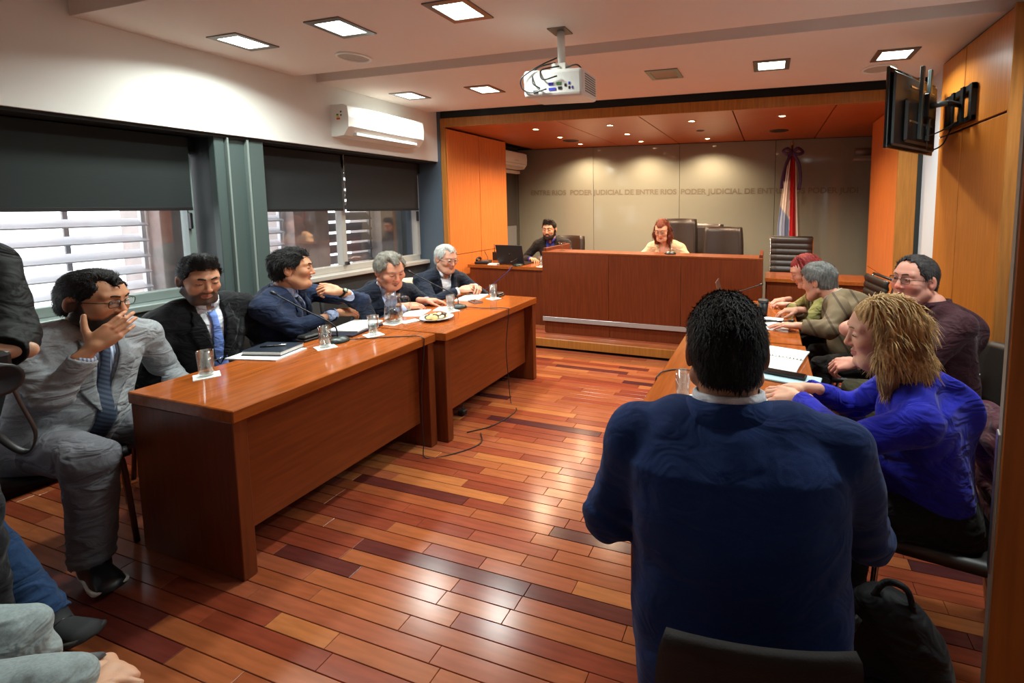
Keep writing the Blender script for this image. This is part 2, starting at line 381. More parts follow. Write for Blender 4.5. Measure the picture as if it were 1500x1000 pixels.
# door leaf standing open at the right edge
dr = struct(thing('door_1', None, None, (.8, .8, 0)))
Md = Matrix.Translation((.395, .905, 0)) @ Matrix.Rotation(math.atan2(-.24, .82), 4, 'Z')
DOORM = wood('door_veneer', (170, 96, 38), .4, .2, (10, 10, .6))
box('door_leaf', (0, .86), (0, .042), (.008, 2.05), DOORM, dr, .002, Md)
box('door_edge', (-.0025, 0), (.003, .039), (.01, 2.05), mat('worn_edge_paint', (150, 142, 128), .5), dr, 0, Md)
lp = box('latch_plate', (-.006, -.002), (.008, .034), (.94, 1.2), STEEL, dr, .001, Md)
kp = box('lock_plate', (.05, .078), (-.005, 0.001), (.95, 1.06), mat('dark_bronze', (52, 46, 40), .35, .8), dr, .002, Md); box('keyhole', (.061, .067), (-.0058, -.004), (.985, 1.02), DARK, kp, 0, Md)
# ---- ceiling fittings
FITD = mat('fitting_rim', (120, 112, 104), .35, .7); DIFF = mat('lamp_diffuser', (255, 255, 255), .5, emit=((236, 255, 246), 9))
CLIGHT = []
def ceiling_light(x, y, label, on=True):
    t = thing('ceiling_light', label, 'ceiling light', (x, y, ZC), group='square recessed ceiling lights')
    a, b = .135, .098
    bm = bmesh.new()
    for r in (((-a, -b), (-a, a)), ((b, a), (-a, a)), ((-b, b), (-a, -b)), ((-b, b), (b, a))): bm_box(bm, [x + v for v in r[0]], [y + v for v in r[1]], (ZC - .008, ZC + .001))
    bmesh.ops.recalc_face_normals(bm, faces=bm.faces); bmobj('rim', bm, FITD, t)
    box('diffuser', (x - b, x + b), (y - b, y + b), (ZC - .005, ZC - .001), DIFF if on else mat('unlit_diffuser', (150, 128, 104), .5), t, 0)
    if on:
        l = lamp('ceiling_lamp', 'AREA', (x, y, ZC - .012), (0, 0, 0), LAMP_W, LAMP, shape='SQUARE', size=.19, spread=R(150)); l.parent = t; l.matrix_parent_inverse = Matrix.Translation((x, y, ZC)).inverted()
ceiling_light(-3.38, 2.245, 'square ceiling light close to the white wall, nearest row'); ceiling_light(-2.54, 2.245, 'square ceiling light second from the white wall, nearest row')
ceiling_light(-1.69, 2.245, 'square ceiling light third from the white wall, at top of picture')
ceiling_light(-3.45, 3.79, 'square ceiling light above the wall air conditioner'); ceiling_light(-2.59, 3.79, 'square ceiling light left of the projector, far row')
ceiling_light(-.867, 3.79, 'unlit square ceiling fitting right of the projector', False); ceiling_light(-.017, 3.79, 'lit square ceiling light right of the unlit fitting'); ceiling_light(.832, 3.79, 'square ceiling light above the wall television')
ceiling_light(.83, 2.245, 'square ceiling light above the blonde woman, out of the picture top')
def round_grille(x, y, z, r, label, m, grp):
    t = thing('ceiling_speaker', label, 'speaker', (x, y, z), group=grp)
    lathe('rim', [(r * .86, -.001), (r * .88, -.012), (r, -.010), (r * 1.03, 0)], WPLAST if m is CEILW else m, t, (x, y, z), 32); lathe('grille', [(.0, -.004), (r * .5, -.0045), (r * .87, -.003), (r * .88, 0)], m if m is not CEILW else mat('speaker_grille', (176, 168, 156), .7), t, (x, y, z), 32)
round_grille(-2.95, 2.70, ZC, .115, 'round white ceiling speaker near the pillar', CEILW, 'round ceiling speakers'); round_grille(.80, 4.14, ZC, .125, 'round ceiling speaker beside the television', CEILW, 'round ceiling speakers')
round_grille(.34, 2.55, ZC, .115, 'round ceiling speaker at the top right of the picture', CEILW, 'round ceiling speakers')
VEN = mat('dark_vent', (58, 34, 20), .6)
for x, y, lb in ((-2.84, 6.26, 'round dark vent in the wooden stage ceiling, left'), (.085, 6.19, 'round dark vent in the wooden stage ceiling, above flag')):
    t = thing('ceiling_vent', lb, 'vent', (x, y, 2.54), group='round vents in the stage ceiling'); lathe('vent_ring', [(.085, -.002), (.09, -.008), (.115, -.006), (.12, 0)], VEN, t, (x, y, 2.54)); lathe('vent_core', [(0, -.004), (.05, -.006), (.085, -.004), (.086, 0)], DARK, t, (x, y, 2.54))
BULB = mat('warm_bulb', (255, 240, 210), .5, emit=((255, 226, 178), 26)); RING = mat('downlight_ring', (210, 180, 140), .35, .6)
k = 0
names = ['far left, front', 'far left, middle', 'far left, rear', 'second column, front', 'second column, middle', 'second column, rear', 'third column, front', 'third column, rear', 'fourth column, front']
for x, y in ((-2.83, 5.19), (-2.84, 5.9), (-2.85, 6.64), (-1.845, 5.19), (-1.85, 5.89), (-1.865, 6.63), (-.87, 5.2), (-.88, 6.63), (.1, 5.18)):
    t = thing('downlight', 'warm round downlight in the wooden stage ceiling, ' + names[k], 'downlight', (x, y, 2.54), group='warm downlights over the stage'); k += 1
    lathe('ring', [(.034, -.001), (.036, -.006), (.05, -.005), (.053, 0)], RING, t, (x, y, 2.54)); lathe('bulb', [(0, -.004), (.02, -.005), (.034, -.003), (.035, 0)], BULB, t, (x, y, 2.54), 16)
    l = lamp('downlight_lamp', 'SPOT', (x, y, 2.528), (0, 0, 0), SPOT_W, WARM, spot_size=R(146), spot_blend=.7, shadow_soft_size=.03); l.parent = t; l.matrix_parent_inverse = Matrix.Translation((x, y, 2.54)).inverted()
t = thing('downlight', 'unlit small downlight in the stage ceiling, third column', 'downlight', (-.875, 5.9, 2.54), group='warm downlights over the stage'); lathe('ring', [(0, -.003), (.034, -.003), (.036, -.006), (.05, -.005), (.053, 0)], VEN, t, (-.875, 5.9, 2.54))
# ================================================================== furniture
def desk(label, x0, x1, y0, y1, z, front):
    """front = +1: the modesty panel stands near x1 (aisle side), -1: near x0"""
    t = thing('conference_desk', label, 'desk', ((x0 + x1) / 2, (y0 + y1) / 2, 0), group='conference desks')
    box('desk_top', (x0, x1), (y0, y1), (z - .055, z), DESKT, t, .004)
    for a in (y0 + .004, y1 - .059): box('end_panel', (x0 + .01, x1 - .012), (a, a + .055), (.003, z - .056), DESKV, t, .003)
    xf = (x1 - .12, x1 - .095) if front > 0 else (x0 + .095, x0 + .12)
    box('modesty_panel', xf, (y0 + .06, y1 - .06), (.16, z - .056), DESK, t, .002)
    return t
desk('long mahogany desk nearest the camera on the window side', -2.76, -2.085, 1.24, 2.425, .757, 1)
desk('long mahogany desk on the window side, farther towards the judge', -2.76, -2.02, 2.445, 3.665, .757, 1)
desk('mahogany desk on the right side in front of the navy-suited man', -.507, .225, 1.62, 2.845, .757, -1)
desk('mahogany desk on the right side near the judge bench', -.507, .209, 2.865, 4.09, .757, -1)
# judge bench
b = thing('judge_bench', 'tall dark mahogany judge bench with a steel strip', 'bench', (-1.26, 4.8, .118))
BX = [-2.485, -1.676, -.876, -.055]
for i in range(3):
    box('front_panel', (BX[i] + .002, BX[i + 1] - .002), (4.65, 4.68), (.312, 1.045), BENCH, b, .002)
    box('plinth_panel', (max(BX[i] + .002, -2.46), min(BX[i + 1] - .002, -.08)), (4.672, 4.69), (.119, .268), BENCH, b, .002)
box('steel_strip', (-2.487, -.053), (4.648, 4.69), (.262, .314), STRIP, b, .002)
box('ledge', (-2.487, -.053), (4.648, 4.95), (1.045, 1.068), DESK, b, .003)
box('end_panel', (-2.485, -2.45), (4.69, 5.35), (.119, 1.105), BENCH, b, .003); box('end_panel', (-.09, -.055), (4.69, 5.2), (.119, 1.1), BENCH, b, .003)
box('work_top', (-2.44, -.1), (4.95, 5.25), (.83, .86), DESKT, b, .003)
def side_desk(label, x0, x1, y0, y1, z):
    t = thing('side_desk', label, 'desk', ((x0 + x1) / 2, (y0 + y1) / 2, .118)); box('desk_top', (x0, x1), (y0, y1), (z - .04, z), DESKT, t, .003)
    box('front_panel', (x0 + .02, x1 - .02), (y0 + .02, y0 + .045), (.119, z - .041), BENCH, t, .002)
    for a in (x0 + .005, x1 - .035): box('end_panel', (a, a + .03), (y0 + .046, y1 - .01), (.119, z - .041), BENCH, t, .002)
side_desk('low mahogany clerk desk left of the judge bench', -3.70, -2.50, 4.93, 5.55, .838)
side_desk('small mahogany desk right of the judge bench', -.03, .95, 4.75, 5.2, .862)
# ---- chairs
LEATH = mat('brown_black_leather', (44, 32, 26), .36, bump=(70, .25)); RIBL = mat('ribbed_black_leather', (42, 34, 30), .4, bump=(80, .2))
def shell_grid(w, z0, z1, depth, n=9, m=9, bow=.05, lean=.08, taper=.0):
    return [[(w / 2 * (1 - taper * (i / n) ** 3) * (2 * j / m - 1), depth - lean * i / n - bow * (2 * j / m - 1) ** 2 * -1, z0 + (z1 - z0) * i / n) for j in range(m + 1)] for i in range(n + 1)]
def visitor_chair(loc, yaw, label, mseat, mleg, top=.86, w=.44, lg=None):
    """faces local +y; z0 at floor"""
    t = thing('visitor_chair', label, 'chair', (0, 0, 0), group='visitor chairs')
    g = [[(w * (j / 8 - .5), -.20 + .42 * i / 8, .455 - .02 * math.sin(math.pi * j / 8) + (.012 if i == 8 else 0) - .02 * (i / 8 > .9)) for j in range(9)] for i in range(9)]
    sheet('seat', g, .03, mseat, t)
    sheet('backrest', [[(w * (j / 8 - .5) * (1 - .10 * (i / 8) ** 4), -.205 - .09 * (i / 8) - .035 * (1 - (2 * j / 8 - 1) ** 2), .52 + (top - .52) * i / 8 - .02 * (2 * j / 8 - 1) ** 2 * (i / 8) ** 4) for j in range(9)] for i in range(9)], .018, mseat, t)
    for sx in (-1, 1):
        tube('leg', spline([(sx * (w / 2 - .05), .16, .438), (sx * (w / 2 - .02), .19, .40), (sx * (w / 2 + .0), .215, .0)], 5), .011, mleg, t)
        tube('leg', spline([(sx * (w / 2 - .05), -.14, .438), (sx * (w / 2 - .02), -.18, .40), (sx * (w / 2 + .0), -.24, .0)], 5), .011, mleg, t)
        tube('back_post', spline([(sx * (w / 2 - .06), -.12, .436), (sx * (w / 2 - .05), -.215, .46), (sx * (w / 2 - .05), -.25, .66)], 5), .01, mleg, t)
    t.location = loc; t.rotation_euler = (0, 0, yaw); return t
def leather_chair(loc, yaw, label, top, w=.5):
    t = thing('leather_armchair', label, 'chair', (0, 0, 0), group='padded leather chairs behind the bench')
    n = 10; g = [[((w / 2) * (1 - .1 * (i / n) ** 5) * (2 * j / n - 1), -.24 - .1 * i / n + .05 * (2 * j / n - 1) ** 2, .52 + (top - .52) * i / n) for j in range(n + 1)] for i in range(n + 1)]
    sheet('backrest', g, .075, LEATH, t)
    sheet('seat', [[(w * (j / 8 - .5), -.22 + .46 * i / 8, .5 - .015 * math.sin(math.pi * i / 8)) for j in range(9)] for i in range(9)], .09, LEATH, t)
    for sx in (-1, 1): tube('armrest', spline([(sx * w * .55, -.2, .5), (sx * w * .58, -.2, .66), (sx * w * .58, .12, .69), (sx * w * .56, .2, .64), (sx * w * .5, .2, .48)], 6), .024, LEATH, t)
    lathe('gas_column', [(.03, .06), (.03, .42), (.05, .46)], BLACKM, t)
    for k in range(5):
        a = k * 2 * math.pi / 5 + .3; tube('foot_spoke', [(0, 0, .1), (.28 * math.cos(a), .28 * math.sin(a), .05)], [.022, .014], BLACKM, t); lathe('caster', [(.01, 0.0), (.028, .008), (.028, .04), (.012, .05)], BLACKP, t, (.28 * math.cos(a), .28 * math.sin(a), .0), 12)
    t.location = loc; t.rotation_euler = (0, 0, yaw); return t
def ribbed_chair(loc, yaw, label, top=1.09, w=.46):
    t = thing('ribbed_chair', label, 'chair', (0, 0, 0), group='ribbed office chairs')
    n = 60; g = []
    for i in range(n + 1):
        s = i / n; rib = .012 * abs(math.sin(s * math.pi * 9)) ** .6
        g.append([(w / 2 * (2 * j / 6 - 1), -.21 - .17 * s + .03 * (2 * s - .6) ** 2 + rib, .50 + (top - .5) * s) for j in range(7)])
    sheet('backrest', g, .02, RIBL, t)
    n = 40; sheet('seat', [[(w / 2 * (2 * j / 6 - 1), -.2 + .44 * i / n, .47 + .01 * abs(math.sin(i / n * math.pi * 7)) ** .6) for j in range(7)] for i in range(n + 1)], .03, RIBL, t)
    for sx in (-1, 1):
        tube('side_rail', spline([(sx * w / 2, .25, .46), (sx * w / 2, -.19, .46), (sx * w / 2, -.27, .7), (sx * w / 2, -.375, top + .005)], 8), .011, CHROME, t)
        tube('armrest', spline([(sx * w * .5, -.27, .66), (sx * w * .56, -.1, .67), (sx * w * .56, .1, .66), (sx * w * .52, .15, .47)], 6), .012, BLACKP, t)
    tube('top_rail', [(-w / 2, -.375, top + .004), (w / 2, -.375, top + .004)], .012, BLACKP, t)
    lathe('gas_column', [(.025, .06), (.025, .4), (.04, .455)], CHROME, t)
    for k in range(5):
        a = k * 2 * math.pi / 5 + .3; tube('foot_spoke', [(0, 0, .1), (.27 * math.cos(a), .27 * math.sin(a), .05)], [.02, .012], CHROME, t); lathe('caster', [(.01, 0.0), (.026, .008), (.026, .038), (.012, .048)], BLACKP, t, (.27 * math.cos(a), .27 * math.sin(a), 0), 12)
    t.location = loc; t.rotation_euler = (0, 0, yaw); return t
leather_chair((-1.14, 5.82, .118), R(185), 'high-backed dark leather chair behind the judge', 1.29, .46)
leather_chair((-.87, 6.36, .118), R(178), 'dark leather chair between two others, partly hidden', 1.2, .46)
leather_chair((-.56, 5.65, .118), R(182), 'empty wide leather chair at the bench right end', 1.195, .5)
ribbed_chair((.25, 5.25, .118), R(180), 'ribbed black leather chair below the flag', 1.10)
ribbed_chair((.52, 3.95, 0), R(100), 'ribbed black chair of the red-haired woman, by the wood wall', 1.02, .42)
leather_chair((-2.86, 5.93, .118), R(178), 'dark chair of the bearded clerk behind the laptop', 1.02, .46)
# ---- air conditioners
def air_con(label, x, y0, y1, z0, z1, d, grp='wall air conditioners', sticker=True):
    t = thing('air_conditioner', label, 'air conditioner', (x, (y0 + y1) / 2, z0), group=grp); h = z1 - z0
    prof = [(0, 0), (.0, h), (d * .72, h), (d * .95, h * .93), (d, h * .6), (d * .97, h * .28), (d * .7, h * .03), (d * .3, 0)]
    V = [(x + p, yy, z0 + q) for yy in (y0, y1) for p, q in prof]; n = len(prof)
    F = [(i, (i + 1) % n, n + (i + 1) % n, n + i) for i in range(n)] + [tuple(range(n))[::-1], tuple(range(n, 2 * n))]
    meshobj('casing', V, F, WPLAST, t)
    box('outlet_flap', (x + d * .45, x + d * .93), (y0 + .09, y1 - .09), (z0 + .012, z0 + .04), mat('flap_grey', (206, 204, 198), .4), t, .004, None)
    box('seam', (x + d * .975, x + d * 1.004), (y0 + .02, y1 - .02), (z0 + h * .29, z0 + h * .305), mat('seam_grey', (150, 148, 144), .6), t, 0)
    box('badge', (x + d * .99, x + d * 1.006), ((y0 + y1) / 2 + .02, (y0 + y1) / 2 + .14), (z0 + h * .47, z0 + h * .49), mat('seam_grey', (150, 148, 144), .6), t, 0)
    if sticker:
        for k, c in enumerate(((46, 140, 60), (226, 200, 50), (200, 60, 40))): box('energy_sticker', (x + .07, x + .095 + .008 * k), (y0 - .001, y0 + .0005), (z1 - .1 - .018 * k, z1 - .085 - .018 * k), mat('sticker_%d' % k, c, .5), t, 0)
        for k in range(2): box('energy_sticker', (x + .115, x + .132), (y0 - .001, y0 + .0005), (z1 - .075 - .03 * k, z1 - .06 - .03 * k), mat('sticker_dark', (60, 62, 66), .5), t, 0)
air_con('white split air conditioner on the white wall above the blinds', XL, 3.27, 4.21, 2.225, 2.51, .21)
air_con('white air conditioner in the alcove beside the stage', -4.1, 6.02, 6.84, 2.18, 2.45, .2, sticker=False)
# ---- projector
pj = thing('projector', 'white projector with cables hanging from a ceiling pole', 'projector', (-1.28, 2.68, ZC))
Mp = Matrix.Translation((-1.262, 2.66, 2.335)) @ Matrix.Rotation(R(4), 4, 'Z') @ Matrix.Rotation(R(3), 4, 'X')
box('ceiling_plate', (-1.34, -1.22), (2.62, 2.74), (ZC - .008, ZC), FITD, pj, .001); tube('pole', [(-1.275, 2.68, ZC - .006), (-1.27, 2.68, 2.45)], .024, WPLAST, pj, 16)
box('bracket', (-.05, .05), (-.05, .05), (.075, .13), WPLAST, pj, .006, Mp)
body = box('casing', (-.195, .185), (-.14, .14), (-.085, .075), WPLAST, pj, .022, Mp, 3)
PORTC = [mat('port_blue', (60, 70, 190), .4), mat('port_green', (70, 130, 70), .4), BLACKP]
for i, (a, c, w, z) in enumerate(((-.03, 0, .03, -.02), (.02, 1, .03, -.02), (.03, 2, .022, -.045), (.07, 2, .012, -.03), (.095, 0, .01, -.02), (.095, 2, .01, -.045), (-.03, 0, .045, -.05), (.115, 0, .008, -.045), (-.13, 2, .03, -.06))): box('port', (a, a + w), (-.1425, -.139), (z, z + .016), PORTC[c], body, 0, Mp)
for i in range(8): box('vent_slat', (.1845, .1875), (-.1, .1), (-.055 + i * .014, -.049 + i * .014), mat('vent_grey', (120, 120, 112), .6), body, 0, Mp)
lathe('lens', [(0, .0), (.03, .0), (.034, .02), (.03, .03)], BLACKP, body, (0, 0, 0), 20, Mp @ Matrix.Translation((-.1, .135, .0)) @ Matrix.Rotation(R(-90), 4, 'X'))
for pts in ([(-1.28, 2.63, 2.5), (-1.33, 2.52, 2.43), (-1.44, 2.49, 2.36), (-1.45, 2.5, 2.30), (-1.39, 2.505, 2.27), (-1.29, 2.505, 2.285)], [(-1.285, 2.62, 2.47), (-1.37, 2.54, 2.42), (-1.38, 2.5, 2.33), (-1.33, 2.5, 2.29)], [(-1.25, 2.6, 2.44), (-1.33, 2.52, 2.4), (-1.31, 2.5, 2.34), (-1.22, 2.505, 2.355)], [(-1.24, 2.62, 2.43), (-1.14, 2.6, 2.44), (-1.11, 2.62, 2.42)]): tube('cable', [(Vector(p)) for p in spline(pts, 6)], .0045, BLACKP, pj, 6)
# ---- television on its wall arm
tv = thing('television', 'black flat television seen from behind on a swing arm', 'television', (.93, 3.66, 1.97))
A, B = Vector((.70, 3.33, 0)), Vector((1.15, 3.985, 0)); dx = (B - A).normalized(); nb = Vector((dx.y, -dx.x, 0))
Mt = Matrix(((dx.x, nb.x, 0, A.x), (dx.y, nb.y, 0, A.y), (0, 0, 1, 1.965), (0, 0, 0, 1)))     # x along the set, y out of its back
Lw = (B - A).length
box('screen_panel', (0, Lw), (-.012, .012), (0, .515), mat('glossy_black', (10, 11, 12), .15), tv, .004, Mt)
box('rear_housing', (.03, Lw - .03), (.012, .035), (.02, .49), BLACKP, tv, .012, Mt)
box('rear_hump', (.16, Lw - .14), (.034, .065), (.05, .33), BLACKP, tv, .014, Mt)
MOUNT = mat('mount_steel', (86, 96, 96), .4, .5)
for a in (.33, .47): box('mount_rail', (a, a + .03), (.066, .09), (.08, .56), MOUNT, tv, .003, Mt)
for z in (.18, .4): box('mount_crossbar', (.2, .6), (.062, .07), (z, z + .012), STEEL, tv, .001, Mt)
p0 = Mt @ Vector((.41, .09, .30)); p1 = Vector((1.10, 3.52, 2.265))
tube('swing_arm', [p0, p1], .019, MOUNT, tv, 4); tube('swing_arm', [p1, (1.2, 3.6, 2.26)], .02, BLACKM, tv, 4)
box('arm_hub', (.36, .46), (.088, .12), (.22, .38), BLACKM, tv, .004, Mt)
boxes('wall_plate', [((1.2, 1.232), (3.44, 3.48), (2.14, 2.37)), ((1.2, 1.232), (3.86, 3.9), (2.14, 2.37)), ((1.205, 1.232), (3.44, 3.9), (2.33, 2.37)), ((1.205, 1.232), (3.44, 3.9), (2.14, 2.17)), ((1.19, 1.205), (3.55, 3.6), (2.14, 2.37)), ((1.19, 1.205), (3.72, 3.76), (2.14, 2.37))], BLACKM, tv, .002)
for pts in ([Mt @ Vector((.45, .08, .15)), (1.0, 3.55, 2.06), (1.1, 3.6, 2.1), (1.2, 3.65, 2.16)], [Mt @ Vector((.5, .07, .1)), (1.05, 3.7, 1.98), (1.15, 3.75, 2.02), (1.215, 3.8, 2.14)]): tube('cable', spline(pts, 6), .005, BLACKP, tv, 6)
# small camera box on right stage wall
sb = thing('wall_speaker', 'small grey cylinder device bracketed to the right stage wall', 'device', (1.2, 6.5, 2.2)); tube('barrel', [(1.02, 6.45, 2.27), (1.24, 6.45, 2.27)], .05, mat('device_grey', (110, 106, 98), .4, .4), sb, 16); box('shelf_bracket', (1.0, 1.33), (6.38, 6.54), (2.16, 2.18), STEEL, sb, .002); box('mount_block', (1.22, 1.33), (6.42, 6.48), (2.18, 2.28), BLACKP, sb, .002)
# ---- flag
fg = thing('flag', 'furled provincial flag, light blue and white with a red stripe, purple ribbon bow', 'flag', (.28, 6.72, .118))
tube('pole', [(.30, 6.74, .12), (.275, 6.74, 2.42)], .014, mat('flag_pole_wood', (92, 56, 30), .4), fg, 10); lathe('finial', [(.006, 0), (.018, .02), (.012, .05), (.001, .09)], mat('brass', (180, 140, 60), .3, 1), fg, (.275, 6.74, 2.41), 12); lathe('stand', [(.13, 0), (.13, .02), (.03, .05), (.02, .12)], BLACKM, fg, (.30, 6.74, .118))
G = []; VC = []; n, m_ = 40, 48; BL, WH, RD = lin((150, 166, 196)), lin((232, 222, 214)), lin((178, 12, 18))
for i in range(n + 1):
    s = i / n; z = 2.3 - 1.3 * s; row = []; cr = []
    wl_ = .05 + .115 * min(1, s * 1.35) ** .8; wr_ = .045 + .065 * s
    for j in range(m_ + 1):
        u = j / m_; x = .275 - wl_ + (wl_ + wr_) * u; fold = .035 * (.4 + s) * math.sin(u * 15 + s * 1.2) + .02 * math.sin(u * 31)
        droop = -.14 * max(0, .35 - u) * s
        row.append((x, 6.70 + fold - .03, z + droop * 1.0 - .0)); a = u * (wl_ + wr_) - wl_
        if a > .035 + .015 * s and u > .9: c = WH
        elif a > -.02 - .02 * s + .03 * s: c = RD
        elif s < .12 + .0 * u: c = WH
        elif s > .56 + .28 * (u - .1): c = BL
        else: c = WH
        if s < .28 and a < -.02: c = lin((196, 176, 176)) if u > .12 else lin((60, 40, 90))
        cr.append(c)
    G.append(row); VC.append(cr)
sheet('flag_cloth', G, .004, vcol_mat('flag_cloth', .7), fg, VC)
RIB = mat('purple_ribbon', (64, 34, 84), .5)
for pts in ([(.275, 6.65, 2.3), (.21, 6.63, 2.36), (.15, 6.65, 2.33), (.2, 6.63, 2.29), (.275, 6.64, 2.3)], [(.275, 6.65, 2.3), (.34, 6.63, 2.36), (.41, 6.65, 2.31), (.35, 6.63, 2.28), (.275, 6.64, 2.3)], [(.27, 6.64, 2.3), (.2, 6.62, 2.16), (.15, 6.63, 1.95), (.145, 6.63, 1.82)], [(.28, 6.64, 2.3), (.36, 6.62, 2.15), (.385, 6.63, 1.95), (.37, 6.63, 1.8)]): tube('ribbon', spline(pts, 6), .022, RIB, fg, 8, .25)
# ---- table things
PAPER = mat('paper', (232, 232, 230), .8); NAP = mat('napkin', (236, 232, 226), .9)
ZT = .757
def tumbler(x, y, label, r=.034, h=.125, lvl=.55, z=ZT, coaster=True, cl=None):
    if coaster:
        o = box('paper_coaster', (-.05, .05), (-.05, .05), (0, .003), NAP, None, 0, Matrix.Translation((x, y, z)) @ Matrix.Rotation(R(25 + 20 * x), 4, 'Z')); setp(o, cl or ('white paper coaster under the ' + label), 'coaster', 'paper coasters')
        z += .004
    t = thing('water_glass', label, 'glass', (x, y, z), group='water glasses')
    lathe('tumbler', [(r * .8, 0), (r * .86, .002), (r, h), (r * .94, h), (r * .82, .012), (.001, .011)], TUMBLER, t, (x, y, z), 20)
    if lvl: lathe('water', [(.001, .0125), (r * .8, .0125), (r * (.82 + .12 * lvl), h * lvl), (.001, h * lvl + .0005)], WATER, t, (x, y, z), 20)
tumbler(-2.64, 1.475, 'empty glass at the near end of the desk', lvl=.12); tumbler(-2.50, 1.99, 'half-full glass beside the dark notebook'); tumbler(-2.44, 2.275, 'glass left of the water jug'); tumbler(-2.41, 2.985, 'glass beside the plate of biscuits'); tumbler(-2.36, 3.495, 'glass by the clasped hands of the white-haired man')
tumbler(-.341, 1.885, 'glass on the right desk by the navy suit shoulder', lvl=0)
tumbler(-2.67, 4.99, 'glass beside the clerk laptop', z=.838, lvl=.5)
# jug
jg = thing('water_jug', 'clear glass water jug half full on the desk', 'jug', (-2.555, 2.56, ZT)); setp(box('paper_coaster', (-2.62, -2.49), (2.495, 2.625), (ZT, ZT + .003), NAP, None, 0), 'large white coaster under the water jug', 'coaster', 'paper coasters')
zj = ZT + .004
lathe('jug_body', [(.052, 0), (.06, .004), (.062, .05), (.055, .13), (.045, .17), (.052, .205), (.048, .205), (.041, .17), (.051, .13), (.057, .05), (.054, .012), (.001, .011)], TUMBLER, jg, (-2.555, 2.56, zj), 28)
lathe('water', [(.001, .0125), (.053, .0125), (.056, .05), (.052, .11), (.001, .1105)], WATER, jg, (-2.555, 2.56, zj), 28); tube('jug_handle', spline([(-2.52, 2.60, zj + .18), (-2.49, 2.635, zj + .165), (-2.485, 2.64, zj + .1), (-2.515, 2.605, zj + .04)], 6), .008, TUMBLER, jg)
# notebook on papers
def paper(x, y, w, l, a, z, label, n=1, grp='loose papers'):
    o = box('paper_sheet', (-w / 2, w / 2), (-l / 2, l / 2), (0, .0025 * n), PAPER, None, 0, Matrix.Translation((x, y, z)) @ Matrix.Rotation(R(a), 4, 'Z')); return setp(o, label, 'paper', grp)
paper(-2.70, 1.80, .30, .21, 12, ZT, 'white papers under the dark notebook', 3)
nb_ = thing('notebook', 'dark blue hardcover notebook on white papers', 'notebook', (-2.70, 1.83, ZT + .008)); Mn = Matrix.Translation((-2.70, 1.835, ZT + .0085)) @ Matrix.Rotation(R(14), 4, 'Z'); NAVYC = mat('navy_cover', (26, 34, 46), .35)
box('back_cover', (-.115, .115), (-.085, .085), (0, .003), NAVYC, nb_, 0, Mn); box('page_block', (-.112, .111), (-.08, .083), (.0031, .0215), PAPER, nb_, 0, Mn); box('front_cover', (-.115, .115), (-.085, .085), (.0216, .025), NAVYC, nb_, .001, Mn)
pn = thing('pen', 'black and silver pen lying on the dark notebook', 'pen', (-2.7, 1.83, ZT + .034)); tube('barrel', [Mn @ Vector((-.06, -.02, .0305)), Mn @ Vector((.0, .0, .0305))], .005, BLACKP, pn); tube('cap', [Mn @ Vector((.0, .0, .0305)), Mn @ Vector((.06, .02, .0305))], .0055, STEEL, pn)
def mic(x, y, z, tip, label, cable=None):
    t = thing('gooseneck_microphone', label, 'microphone', (x, y, z), group='gooseneck microphones')
    lathe('base', [(.062, 0), (.064, .008), (.05, .024), (.02, .032), (.001, .033)], mat('mic_base', (34, 44, 42), .35), t, (x, y, z), 20)
    P = Vector((x, y, z + .03)); T = Vector(tip); mid = (P + T) / 2 + Vector((0, 0, .03))
    pts = spline([P, P + Vector((0, 0, .06)) + (T - P) * .06, mid, T], 8); tube('gooseneck', pts, .0042, BLACKM, t, 8); tube('mic_head', [T - (T - mid).normalized() * .03, T, T + (T - mid).normalized() * .012], [.007, .011, .006], BLACKP, t)
    if cable: tube('cable', spline(cable, 8), .0035, BLACKP, t, 6)
mic(-2.535, 2.10, ZT, (-2.88, 1.97, 1.07), 'gooseneck microphone in front of the laughing man in navy', [(-2.53, 2.1, ZT + .01), (-2.40, 2.2, ZT + .005), (-2.2, 2.3, ZT + .006), (-2.088, 2.31, ZT + .006), (-2.078, 2.31, .7), (-2.085, 2.28, .4), (-2.075, 2.27, .1), (-2.04, 2.25, .005), (-1.9, 2.35, .005), (-1.82, 2.5, .005), (-1.9, 2.62, .005)])
mic(-2.425, 3.1, ZT, (-2.80, 2.98, 1.06), 'gooseneck microphone in front of the white-haired man', [(-2.37, 3.11, ZT + .01), (-2.2, 3.13, ZT + .006), (-2.03, 3.18, ZT + .006), (-2.01, 3.18, .72), (-2.02, 3.15, .45), (-2.0, 3.14, .2), (-1.97, 3.12, .006), (-1.85, 3.0, .005), (-1.88, 2.75, .005), (-2.0, 2.6, .005)])
for x, y, l in ((-2.745, 2.075, 'black wallet-like box beside the dark notebook'), (-2.385, 3.60, 'small black box at the far end of the desk')):
    t = thing('black_case', l, 'case', (x, y, ZT), group='small black cases'); box('lower_shell', (x - .04, x + .04), (y - .055, y + .055), (ZT, ZT + .014), BLACKP, t, .003); box('lid', (x - .036, x + .036), (y - .05, y + .05), (ZT + .0145, ZT + .036), BLACKP, t, .008)
paper(-2.68, 2.36, .21, .28, 14, ZT + .016, 'stack of white papers left of the water jug', 4); setp(box('folder', (-.11, .11), (-.15, .15), (0, .0145), mat('dark_blue_folder', (24, 26, 44), .4), None, .002, Matrix.Translation((-2.66, 2.32, ZT)) @ Matrix.Rotation(R(10), 4, 'Z')), 'dark blue folder under white papers by the jug', 'folder')
paper(-2.62, 2.84, .16, .22, 20, ZT, 'white paper under the hands of the grey-haired man', 2)
paper(-2.52, 3.02, .1, .14, 20, ZT, 'small white note by the grey-haired man fingers', 2)
paper(-2.57, 3.47, .2, .29, 14, ZT, 'white papers under the clasped hands', 3)
